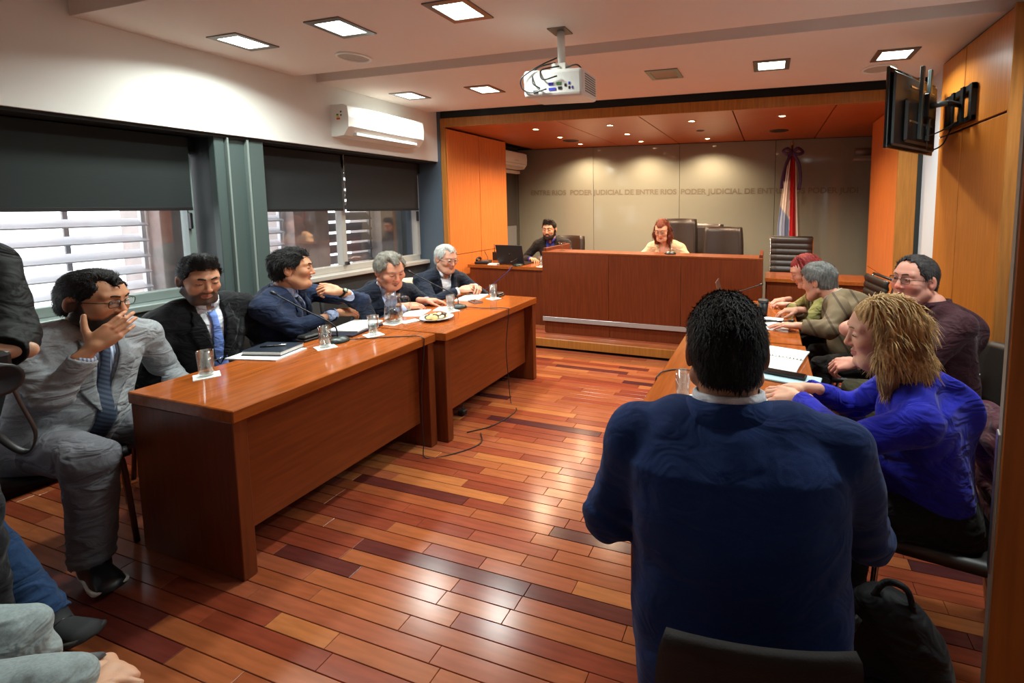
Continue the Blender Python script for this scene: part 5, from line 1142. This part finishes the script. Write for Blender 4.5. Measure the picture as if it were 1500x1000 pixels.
# --- grey suit, hand over his mouth
p1, _ = person(dict(label='man in light grey suit and glasses covering his mouth with a hand', pel=(-3.10, 1.17, .545), sh=(-3.02, 1.24, .985), fwd=(.93, .12), k=1.06, w=(.20, .178, .172, .175), d=(.125, .135, .115), belly=.03, seed=3, h=.007, hh=.0034,
    jm=GREYS, lm=fabric('grey_lapel', (120, 124, 128)), shirt=STRSH, tie=stripe_fabric('slate_tie', (66, 78, 98), (46, 56, 74), 60, (.2, .6, .75)), tie_end=.02, vee=(.13, .46, .05), trousers=GREYT, shoes=SHOEB, sole=SOLEW, legr=(.098, .078, .066), th=.008, skirt=.34,
    armR=dict(w=(-2.77, 1.145, .985), e=(-2.845, 1.055, .80), along=(.22, .66, .62), back=(.9, -.5, .15), pose=dict(curl=((.2, .5, .4), (.22, .5, .4), (.25, .5, .4), (.3, .5, .4)), thumb=(1.1, .1, .2), spread=.02), cuff=.055), armL=dict(w=(-2.84, 1.50, .66), hand=1, pole=(0, .4, -1)),
    legR=dict(k=(-2.665, 1.07, .545), a=(-2.70, 1.06, .12), toe=(.98, -.15, 0)), legL=dict(k=(-2.83, 1.42, .5), a=(-2.86, 1.42, .09)),
    head=dict(c=(-2.945, 1.245, 1.165), fwd=(.88, .42), pitch=10, s=1.12, skin=(186, 132, 98), hairc=(26, 22, 22), hair_t=.007, hair_side=.004, hairline=.066, hair_n=.003, recede=.95, stubble=1, beardc=(30, 24, 22), glasses=1, lids=.5, wide=1.03, fat=.4, seed=2)))
# --- black suit, light blue tie
person(dict(label='bearded man in black suit and light blue tie looking down', pel=(-3.20, 1.80, .55), sh=(-3.15, 1.77, .985), fwd=(.98, -.10), k=1.0, w=(.195, .17, .155, .165), seed=5, jm=BLACKS, shirt=WSH, tie=fabric('sky_blue_tie', (112, 142, 214), .5, .1), tieclip=1, tie_end=.06, vee=(.14, .455, .055), trousers=DTR, shoes=SHOEB,
    armR=dict(w=(-2.92, 1.62, .62), pole=(-.2, -.5, -1)), armL=dict(w=(-2.92, 1.95, .62), pole=(-.2, .5, -1)), legR=dict(k=(-2.82, 1.68, .5)), legL=dict(k=(-2.82, 1.92, .5)),
    head=dict(c=(-3.10, 1.735, 1.175), fwd=(.96, -.16), pitch=14, s=1.08, skin=(190, 138, 108), hairc=(20, 18, 18), hair_t=.014, hair_side=.004, quiff=.012, hairline=.074, hair_n=.006, stubble=.9, beardc=(38, 28, 24), lids=.85, brow=.005, browc=(24, 20, 18), wide=.98)))
# --- laughing man in navy, hand at chin
person(dict(label='laughing dark-haired man in navy suit, hand at his chin', pel=(-3.20, 2.20, .545), sh=(-3.11, 2.20, .985), fwd=(.90, .40), k=1.03, w=(.20, .178, .165, .17), d=(.125, .125, .11), belly=.02, seed=7, jm=NAVYS, shirt=LBSH, tie=fabric('dark_tie', (30, 36, 60), .5), vee=(.15, .445, .05), trousers=DTR, shoes=SHOEB,
    armR=dict(w=(-2.885, 2.40, .845), e=(-2.93, 2.13, .80), along=(.25, .9, -.12), back=(.4, -.3, .9), pose=dict(curl=(.5, .5, .55, .6))), armL=dict(w=(-2.80, 2.36, 1.005), e=(-2.775, 2.50, .915), along=(-.45, -.75, .35), back=(.7, -.2, .65), pose=dict(curl=(.95, 1.0, 1.0, 1.0), thumb=(.5, .3, .3)), cuff=.06),
    watch=-1, watch_m=mat('dark_watch', (60, 54, 46), .3, .8), watch_label='dark wristwatch on the raised wrist of the laughing man', legR=dict(k=(-2.85, 2.10, .5)), legL=dict(k=(-2.86, 2.42, .5)),
    head=dict(c=(-3.045, 2.225, 1.172), fwd=(.72, .69), pitch=2, s=1.06, skin=(196, 140, 106), hairc=(24, 22, 22), hair_t=.013, hair_side=.009, hairline=.076, hair_n=.010, recede=.8, stl=.026, stlift=.25, smile=1, open=.9, lids=.7, brow=.004, browc=(26, 22, 20), flush=.7, fat=.4)))
# --- grey-haired man
person(dict(label='grey-haired man in dark suit with open collar, smiling down', pel=(-3.15, 2.93, .54), sh=(-2.98, 2.90, .88), fwd=(.96, -.22), k=1.04, w=(.205, .18, .172, .175), d=(.13, .135, .115), belly=.03, seed=11, jm=DNAVY, shirt=LBSH, vee=(.12, .40, .062), trousers=DTR, shoes=SHOEB, collar_gap=.5,
    armR=dict(w=(-2.735, 2.86, .805), pole=(-.2, -.6, -.5), along=(.45, .88, -.12), back=(.2, -.2, 1), pose=dict(curl=(.35, .4, .45, .5))), armL=dict(w=(-2.74, 3.08, .805), pole=(-.2, .8, -.5), along=(.75, .62, -.1), back=(0, 0, 1), pose=dict(curl=(.3, .35, .35, .4))), legR=dict(k=(-2.84, 2.82, .5)), legL=dict(k=(-2.84, 3.05, .5)),
    head=dict(c=(-2.885, 2.875, 1.075), fwd=(.93, -.28), pitch=20, roll=4, s=1.12, skin=(208, 146, 118), hairc=(128, 122, 112), hair_t=.014, hair_side=.014, hairline=.075, hair_n=.010, recede=1.0, smile=1, open=.4, lids=.85, fat=.9, flush=.9, brow=.0032, browc=(120, 108, 96), wide=1.05, nose=1.1)))
# --- white-haired man with glasses
person(dict(label='white-haired man with glasses and clasped hands at the desk', pel=(-3.17, 3.64, .54), sh=(-3.02, 3.63, .89), fwd=(.92, -.30), k=1.03, w=(.20, .176, .165, .17), seed=13, jm=MNAVY, shirt=WSH, vee=(.12, .41, .058), trousers=DTR, shoes=SHOEB, collar_gap=.45,
    armR=dict(w=(-2.715, 3.50, .815), pole=(-.2, -.7, -.5), along=(.65, .75, .1), back=(.3, -.5, .8), pose=dict(curl=(.6, .6, .65, .7))), armL=dict(w=(-2.70, 3.68, .82), pole=(-.2, .8, -.5), along=(.85, -.45, .08), back=(.2, .4, .9), pose=dict(curl=(.7, .7, .75, .8))), legR=dict(k=(-2.84, 3.5, .5)), legL=dict(k=(-2.84, 3.75, .5)),
    head=dict(c=(-2.955, 3.615, 1.085), fwd=(.90, -.20), pitch=14, s=1.06, skin=(206, 150, 124), hairc=(190, 188, 184), hair_t=.006, hair_side=.005, hairline=.074, hair_n=.004, recede=1.1, smile=.7, lids=.6, glasses=1, glass_m=mat('silver_frame', (190, 186, 180), .3, .7), brow=.003, browc=(150, 144, 138), fat=.3, flush=.8)))
# --- clerk
person(dict(label='bearded clerk in dark suit and blue shirt behind the laptop', floor=.118, pel=(-2.88, 5.78, .67), sh=(-2.87, 5.66, 1.07), fwd=(.18, -1), k=1.0, w=(.20, .17, .155, .165), seed=17, jm=fabric('charcoal_brown_suit', (36, 32, 30)), shirt=fabric('violet_blue_shirt', (64, 66, 150), .7, 0), tie=fabric('navy_tie', (26, 28, 60), .5), vee=(.14, .43, .058), trousers=DTR, shoes=SHOEB,
    armR=dict(w=(-3.06, 5.42, .87), pole=(-1, .3, -.6)), armL=dict(w=(-2.72, 5.40, .87), pole=(1, .3, -.6)),
    head=dict(c=(-2.865, 5.585, 1.262), fwd=(.12, -1), pitch=6, s=1.08, skin=(200, 148, 116), hairc=(34, 26, 22), hair_t=.013, hair_side=.005, quiff=.006, hairline=.07, hair_n=.004, beard=1, beard_t=.004, beard_top=-.046, beardc=(48, 36, 30), lids=.4, brow=.004)))
# --- judge
person(dict(label='woman judge with long auburn hair and cream blazer reading', floor=.118, pel=(-1.20, 5.52, .70), sh=(-1.20, 5.40, 1.085), fwd=(-.05, -1), k=.94, w=(.185, .165, .145, .165), seed=19, jm=fabric('cream_blazer', (224, 190, 152)), shirt=fabric('peach_blouse', (226, 158, 128), .7, 0), vee=(.12, .415, .066), trousers=DTR, shoes=SHOEB, collar_gap=.9, bust=.8,
    armR=dict(w=(-1.40, 5.12, .90), pole=(-1, .2, -.5)), armL=dict(w=(-1.02, 5.12, .90), pole=(1, .2, -.5)),
    head=dict(c=(-1.225, 5.29, 1.296), fwd=(-.05, -1), pitch=20, s=1.03, skin=(218, 164, 134), hair='long', hairc=(112, 54, 34), len=.13, vol=.92, fopen=-.012, hairline=.060, strand=40, lids=.85, brow=.0022, browc=(90, 56, 40), glasses=1, glass_m=mat('pale_frame', (190, 160, 140), .3, .5), lip=(176, 70, 66))))
# --- red-haired woman in green
person(dict(label='red-haired woman in olive green jacket at the far right desk', pel=(.56, 3.92, .53), sh=(.40, 3.95, .85), fwd=(-.98, -.12), k=.94, w=(.18, .16, .15, .165), seed=23, jm=fabric('olive_jacket', (138, 130, 76)), shirt=fabric('black_top', (26, 26, 28)), vee=(.08, .37, .07), trousers=DTR, shoes=SHOEB, collar_gap=.9,
    armR=dict(w=(.14, 4.0, .80), pole=(.2, .8, -.6), along=(-.9, -.4, -.1)), armL=dict(w=(.16, 3.80, .80), pole=(.3, -.7, -.6), along=(-.9, .35, -.05), pose=dict(curl=(.5, .55, .6, .65))), legR=dict(k=(.30, 4.02, .49)), legL=dict(k=(.30, 3.8, .49)),
    head=dict(c=(.285, 3.965, 1.055), fwd=(-.95, -.1), pitch=26, s=1.05, skin=(208, 150, 128), hair='long', hairc=(126, 34, 32), hair_amt=.6, len=-.03, vol=.90, strand=16, wave=1.6, hairline=.07, nst=4000, stl=.03, lids=.8, brow=.002, seed=4)))
# --- grey-haired man in brown, seen from behind
BRK = stripe_fabric('brown_striped_knit', (112, 96, 74), (80, 66, 52), 9, (.85, .0, .52), .86, .9)
person(dict(label='grey-haired man in brown striped jumper turned away', pel=(.68, 3.40, .54), sh=(.48, 3.48, .895), fwd=(-.93, .12), k=1.04, w=(.20, .18, .178, .18), d=(.13, .14, .12), belly=.03, seed=29, top='knit', topname='jumper', jm=BRK, collar=fabric('pale_collar', (170, 160, 150)), trousers=fabric('dark_brown_trousers', (40, 36, 34)), shoes=SHOEB, sleeve=(.064, .058, .044),
    armR=dict(w=(.22, 3.60, .805), pole=(.2, .8, -.6), along=(-.95, -.2, -.05)), armL=dict(w=(.205, 3.15, .80), e=(.38, 3.10, .80), along=(-1, .1, -.04), back=(0, 0, 1), pose=dict(curl=(.15, .15, .15, .2))), legR=dict(k=(.36, 3.55, .5)), legL=dict(k=(.36, 3.25, .5)),
    head=dict(c=(.355, 3.565, 1.035), fwd=(-.80, .42), pitch=14, s=1.10, skin=(196, 140, 116), hairc=(112, 112, 110), hair_t=.015, hair_side=.012, hair_n=.007, hairline=.07, lids=.6, wide=1.04, flush=.8, seed=6)))
# --- man in maroon
person(dict(label='heavy man in maroon short-sleeved shirt and glasses looking at the camera', pel=(.92, 2.74, .55), sh=(.87, 2.78, 1.0), fwd=(-.97, -.18), k=1.06, w=(.205, .19, .195, .19), d=(.135, .16, .125), belly=.06, seed=31, h=.007, hh=.0036, top='shirt', topname='short_sleeved_shirt', jm=fabric('maroon_shirt', (58, 26, 34), .7), collar=fabric('maroon_shirt', (58, 26, 34), .7), collar_gap=.4, short_sleeve=1, sleeve=(.066, .064, .05), trousers=fabric('olive_trousers', (64, 58, 40)), shoes=SHOEB,
    armR=dict(w=(.63, 2.84, 1.01), e=(.43, 2.74, .905), along=(.5, .2, .6), back=(-.6, .3, .6)), armL=dict(w=(.455, 2.56, .775), e=(.70, 2.50, .785), along=(-.95, .15, -.25), back=(-.1, -.45, .9), pose=dict(curl=(.7, .75, .8, .85))), watch=-1, watch_label='steel wristwatch on the maroon-shirted man', legR=dict(k=(.50, 2.86, .5)), legL=dict(k=(.50, 2.58, .5)),
    head=dict(c=(.772, 2.815, 1.185), fwd=(-.82, -.57), pitch=-2, s=1.13, skin=(206, 144, 124), hairc=(64, 60, 60), hair_t=.004, hair_side=.004, hairline=.088, hair_n=.002, recede=.9, glasses=1, glass_m=mat('gunmetal_frame', (90, 78, 70), .3, .8), glass_r=.0013, flush=1.1, fat=.9, wide=1.04, nose=1.15, lids=.35, brow=.003, browc=(70, 56, 50), lip=(176, 104, 96))))
# --- blonde woman
BLUEK = fabric('cobalt_jumper', (30, 34, 168), .9, .12, .14)
person(dict(label='blonde woman in cobalt blue jumper leaning on the desk', pel=(.62, 1.83, .53), sh=(.505, 1.82, .915), fwd=(-.97, .12), k=1.0, w=(.19, .172, .168, .18), d=(.12, .13, .115), bust=.9, belly=.015, seed=37, h=.0065, hh=.0032, handh=.003, top='knit', topname='jumper', jm=BLUEK, neckhole=.066, wrinkle=.006, trousers=fabric('black_trousers', (20, 20, 24)), shoes=SHOEB, sleeve=(.062, .055, .040),
    armR=dict(w=(.175, 2.03, .815), pole=(.2, .6, -.7), along=(-.85, .2, -.1), back=(0, .2, 1), pose=dict(curl=(.45, .5, .55, .6)), cuff=.02), armL=dict(w=(.13, 1.955, .80), e=(.275, 1.66, .775), along=(-.9, .38, -.06), back=(-.1, -.4, .9), pose=dict(curl=(.35, .4, .45, .5), thumb=(.5, .3, .3)), cuff=.03), legR=dict(k=(.30, 1.95, .5)), legL=dict(k=(.31, 1.68, .5)),
    head=dict(c=(.40, 1.82, 1.135), fwd=(-.97, -.02), pitch=8, roll=-6, s=1.08, skin=(224, 172, 146), hair='long', hairc=(184, 148, 98), hair_amt=.6, fopen=.014, nst=7000, stl=.045, len=.11, vol=.98, hairline=.084, strand=26, wave=1.1, hair_h=.0036, smile=.8, lids=.6, brow=.0022, browc=(130, 100, 70), lip=(190, 104, 98), flush=.7)))
# --- broad man in blue from behind
person(dict(label='broad dark-haired man in navy blue suit seen from behind', pel=(-.05, 1.06, .56), sh=(-.075, 1.125, 1.018), fwd=(-.06, 1), k=1.12, w=(.225, .215, .222, .222), d=(.14, .16, .14), belly=.03, seed=41, h=.0065, wrinkle=.006, jm=BLUES, shirt=WSH, vee=(.14, .49, .055), trousers=DTR, shoes=SHOEB, nb=(-.088, 1.14, 1.098), sleeve=(.066, .062, .046), shr=1.0,
    armR=dict(w=(.10, 1.66, .80), e=(.26, 1.26, .735), along=(-.6, .8, 0)), armL=dict(w=(-.26, 1.62, .80), e=(-.40, 1.12, .755), along=(.4, .9, 0)), legR=dict(k=(.12, 1.48, .52)), legL=dict(k=(-.20, 1.48, .52)),
    head=dict(c=(-.10, 1.19, 1.215), fwd=(-.15, 1), pitch=6, s=1.18, skin=(176, 122, 92), hairc=(22, 20, 20), hair_t=.011, hair_side=.006, hair_n=.004, hair_h=.003, hairline=.066, neck=.062, wide=1.02, fat=.5, seed=8, hair_low=.048, nst=9000, stl=.022, stw=.0012, stlift=.28)))
# --- photographer cut by the left edge
person(dict(label='photographer in black at the left edge of the picture', pel=(-2.46, .60, .98), sh=(-2.42, .60, 1.42), fwd=(1, .05), k=1.02, seed=43, top='coat', topname='black_coat', jm=fabric('black_coat', (9, 10, 10), .7, .0), collar=fabric('black_coat', (9, 10, 10), .7, .0), trousers=fabric('black_trousers', (20, 20, 24)), shoes=SHOEB, sleeve=(.072, .066, .05), wrinkle=.006,
    armR=dict(w=(-2.08, .56, 1.18), e=(-2.25, .40, 1.12), along=(.3, .9, .1), back=(.5, -.3, .5), pose=dict(curl=(.9, .9, .95, 1))), armL=dict(w=(-2.07, .68, 1.185), e=(-2.235, .75, 1.185), along=(-.1, -.9, .15), back=(.9, .1, .3), pose=dict(curl=(.8, .8, .85, .9)), cuff=.0),
    legR=dict(k=(-2.4, .5, .5), a=(-2.42, .5, .09)), legL=dict(k=(-2.4, .68, .5), a=(-2.42, .7, .09)), head=dict(c=(-2.34, .60, 1.63), fwd=(1, .1), s=1.05)))
cm_ = thing('photo_camera', 'black camera in the hands of the person at the left edge', 'camera', (-2.03, .6, 1.1)); Mc = Matrix.Translation((-2.03, .60, 1.15)) @ Matrix.Rotation(R(5), 4, 'Z')
box('camera_body', (-.04, .04), (-.075, .075), (-.05, .05), BLACKP, cm_, .012, Mc, 2); box('prism_hump', (-.03, .03), (-.025, .025), (.05, .08), BLACKP, cm_, .008, Mc); lathe('lens_barrel', [(.036, 0), (.036, .05), (.042, .06), (.042, .11), (.034, .11), (.001, .1)], BLACKP, cm_, (0, 0, 0), 20, Mc @ Matrix.Translation((.04, 0, 0)) @ Matrix.Rotation(R(90), 4, 'Y')); tube('neck_strap', [Vector(q) for q in spline([(-2.06, .67, 1.18), (-2.12, .72, 1.02), (-2.14, .75, .90), (-2.18, .74, .84), (-2.22, .70, .92), (-2.2, .64, 1.1)], 8)], .010, BLACKP, cm_, 6, .3)
# --- two seated onlookers cut by the bottom left corner
person(dict(label='seated onlooker in blue jeans and black trainers, only leg and shoe in view', pel=(-2.98, .62, .55), sh=(-3.06, .58, .97), fwd=(.9, .25), seed=47, top='coat', topname='dark_jumper', jm=fabric('dark_jumper', (40, 44, 52)), trousers=fabric('blue_jeans', (34, 60, 96), .85, .1, .2), shoes=mat('black_canvas', (24, 24, 26), .8), sole=mat('dark_sole', (50, 48, 46), .7), legr=(.085, .068, .056), th=.008,
    armR=dict(w=(-2.72, .5, .68), pole=(-.3, -.6, -1)), armL=dict(w=(-2.72, .78, .68), pole=(-.3, .6, -1)), legL=dict(k=(-2.69, .76, .50), a=(-2.44, .835, .125), toe=(.92, .10, .02), up=(-.25, 0, .97)), legR=dict(k=(-2.58, .5, .5), a=(-2.62, .45, .09)), head=dict(c=(-3.04, .6, 1.19), fwd=(.9, .2), s=1.05)))
person(dict(label='seated onlooker in pale grey jeans with clasped hands in the corner', pel=(-2.12, .30, .55), sh=(-2.10, .28, .97), fwd=(.92, .38), seed=53, top='coat', topname='grey_jumper', jm=fabric('grey_jumper', (90, 92, 96)), trousers=fabric('grey_jeans', (142, 156, 158), .85, .1, .15), shoes=SHOEB, legr=(.088, .070, .058), th=.007, handh=.003,
    armR=dict(w=(-1.515, .525, .445), e=(-1.72, .36, .47), along=(.9, .25, .12), back=(.2, -.55, .8), pose=dict(curl=(.75, .8, .85, .9), thumb=(.35, .25, .3), spread=.02)), armL=dict(w=(-1.545, .61, .445), e=(-1.84, .42, .50), along=(.95, -.25, .15), back=(.2, .2, .95), pose=dict(curl=(.7, .75, .8, .85), thumb=(.35, .25, .3), spread=.02)), legL=dict(k=(-1.83, .555, .50), a=(-1.80, .62, .09)), legR=dict(k=(-1.55, .52, .485), a=(-1.56, .50, .09)), head=dict(c=(-2.06, .30, 1.19), fwd=(.9, .3), s=1.05)))
visitor_chair((-3.02, .6, 0), R(-74), 'chair of the onlooker in blue jeans', BLKSH, BRNM); visitor_chair((-2.18, .28, 0), R(-67), 'chair of the onlooker in pale grey jeans', BLKSH, BRNM)
# ---- maroon quilted jacket hung on the blonde woman chair
MAR = fabric('maroon_quilt', (72, 26, 40), .45, .1, .15)
jn = sines(61, 24, n=6)
jo = [('+', cone((.845, 1.66, .80), (.85, 2.0, .80), .055, .055), 0), ('+', cone((.85, 1.66, .80), (.90, 1.68, .36), .06, .07), .06), ('+', cone((.86, 1.98, .80), (.91, 1.92, .36), .06, .07), .06), ('+', cone((.87, 1.82, .80), (.92, 1.80, .30), .055, .07), .08), ('+', cone((.84, 1.62, .78), (.88, 1.52, .34), .05, .045), .03), ('n', lambda Q: (.010 * np.sin(Q[:, 2] * 62 + 2 * jn(Q)) * .6 + .010 * jn(Q)).astype(f32), 0)]
V, F = net(jo, (.70, 1.42, .2), (1.06, 2.12, .92), .008); V[:, 0] -= .045; V[:, 2] -= .02; j = np_mesh('quilted_jacket', V, F, MAR); setp(j, 'maroon quilted jacket hung over the blonde woman chair back', 'jacket')
# ---- black backpack on the floor
bp_ = thing('backpack', 'black backpack on the floor beside the navy-suited man chair', 'backpack', (.46, 1.30, 0)); BPF = fabric('black_nylon', (18, 19, 22), .6, .05); bn_ = sines(67, 30, n=5)
V, F = net([('+', loft((.46, 1.30, 0), V3(.9, -.43, 0), V3(.43, .9, 0), V3(0, 0, 1), [0.01, .06, .25, .40, .48], [.13, .155, .15, .13, .07], [.09, .10, .09, .07, .04], [.08, .09, .09, .07, .04], 2.8), 0), ('+', ell((.415, 1.20, .16), (.11, .06, .13)), .02), ('n', lambda Q: (.008 * bn_(Q)).astype(f32), 0)], (.24, 1.08, -.02), (.68, 1.52, .52), .008); np_mesh('bag', V, F, BPF, bp_)
tube('handle', spline([(.40, 1.30, .46), (.43, 1.29, .52), (.48, 1.28, .52), (.50, 1.27, .46)], 6), .009, BPF, bp_); tube('shoulder_strap', spline([(.36, 1.26, .42), (.30, 1.2, .34), (.29, 1.17, .2), (.33, 1.2, .05)], 6), .018, BPF, bp_, 8, .35); tube('zip', spline([(.33, 1.18, .27), (.40, 1.135, .30), (.49, 1.14, .27)], 6), .003, CHROME, bp_, 6)
bp_.location = (.375, 1.385, 0)
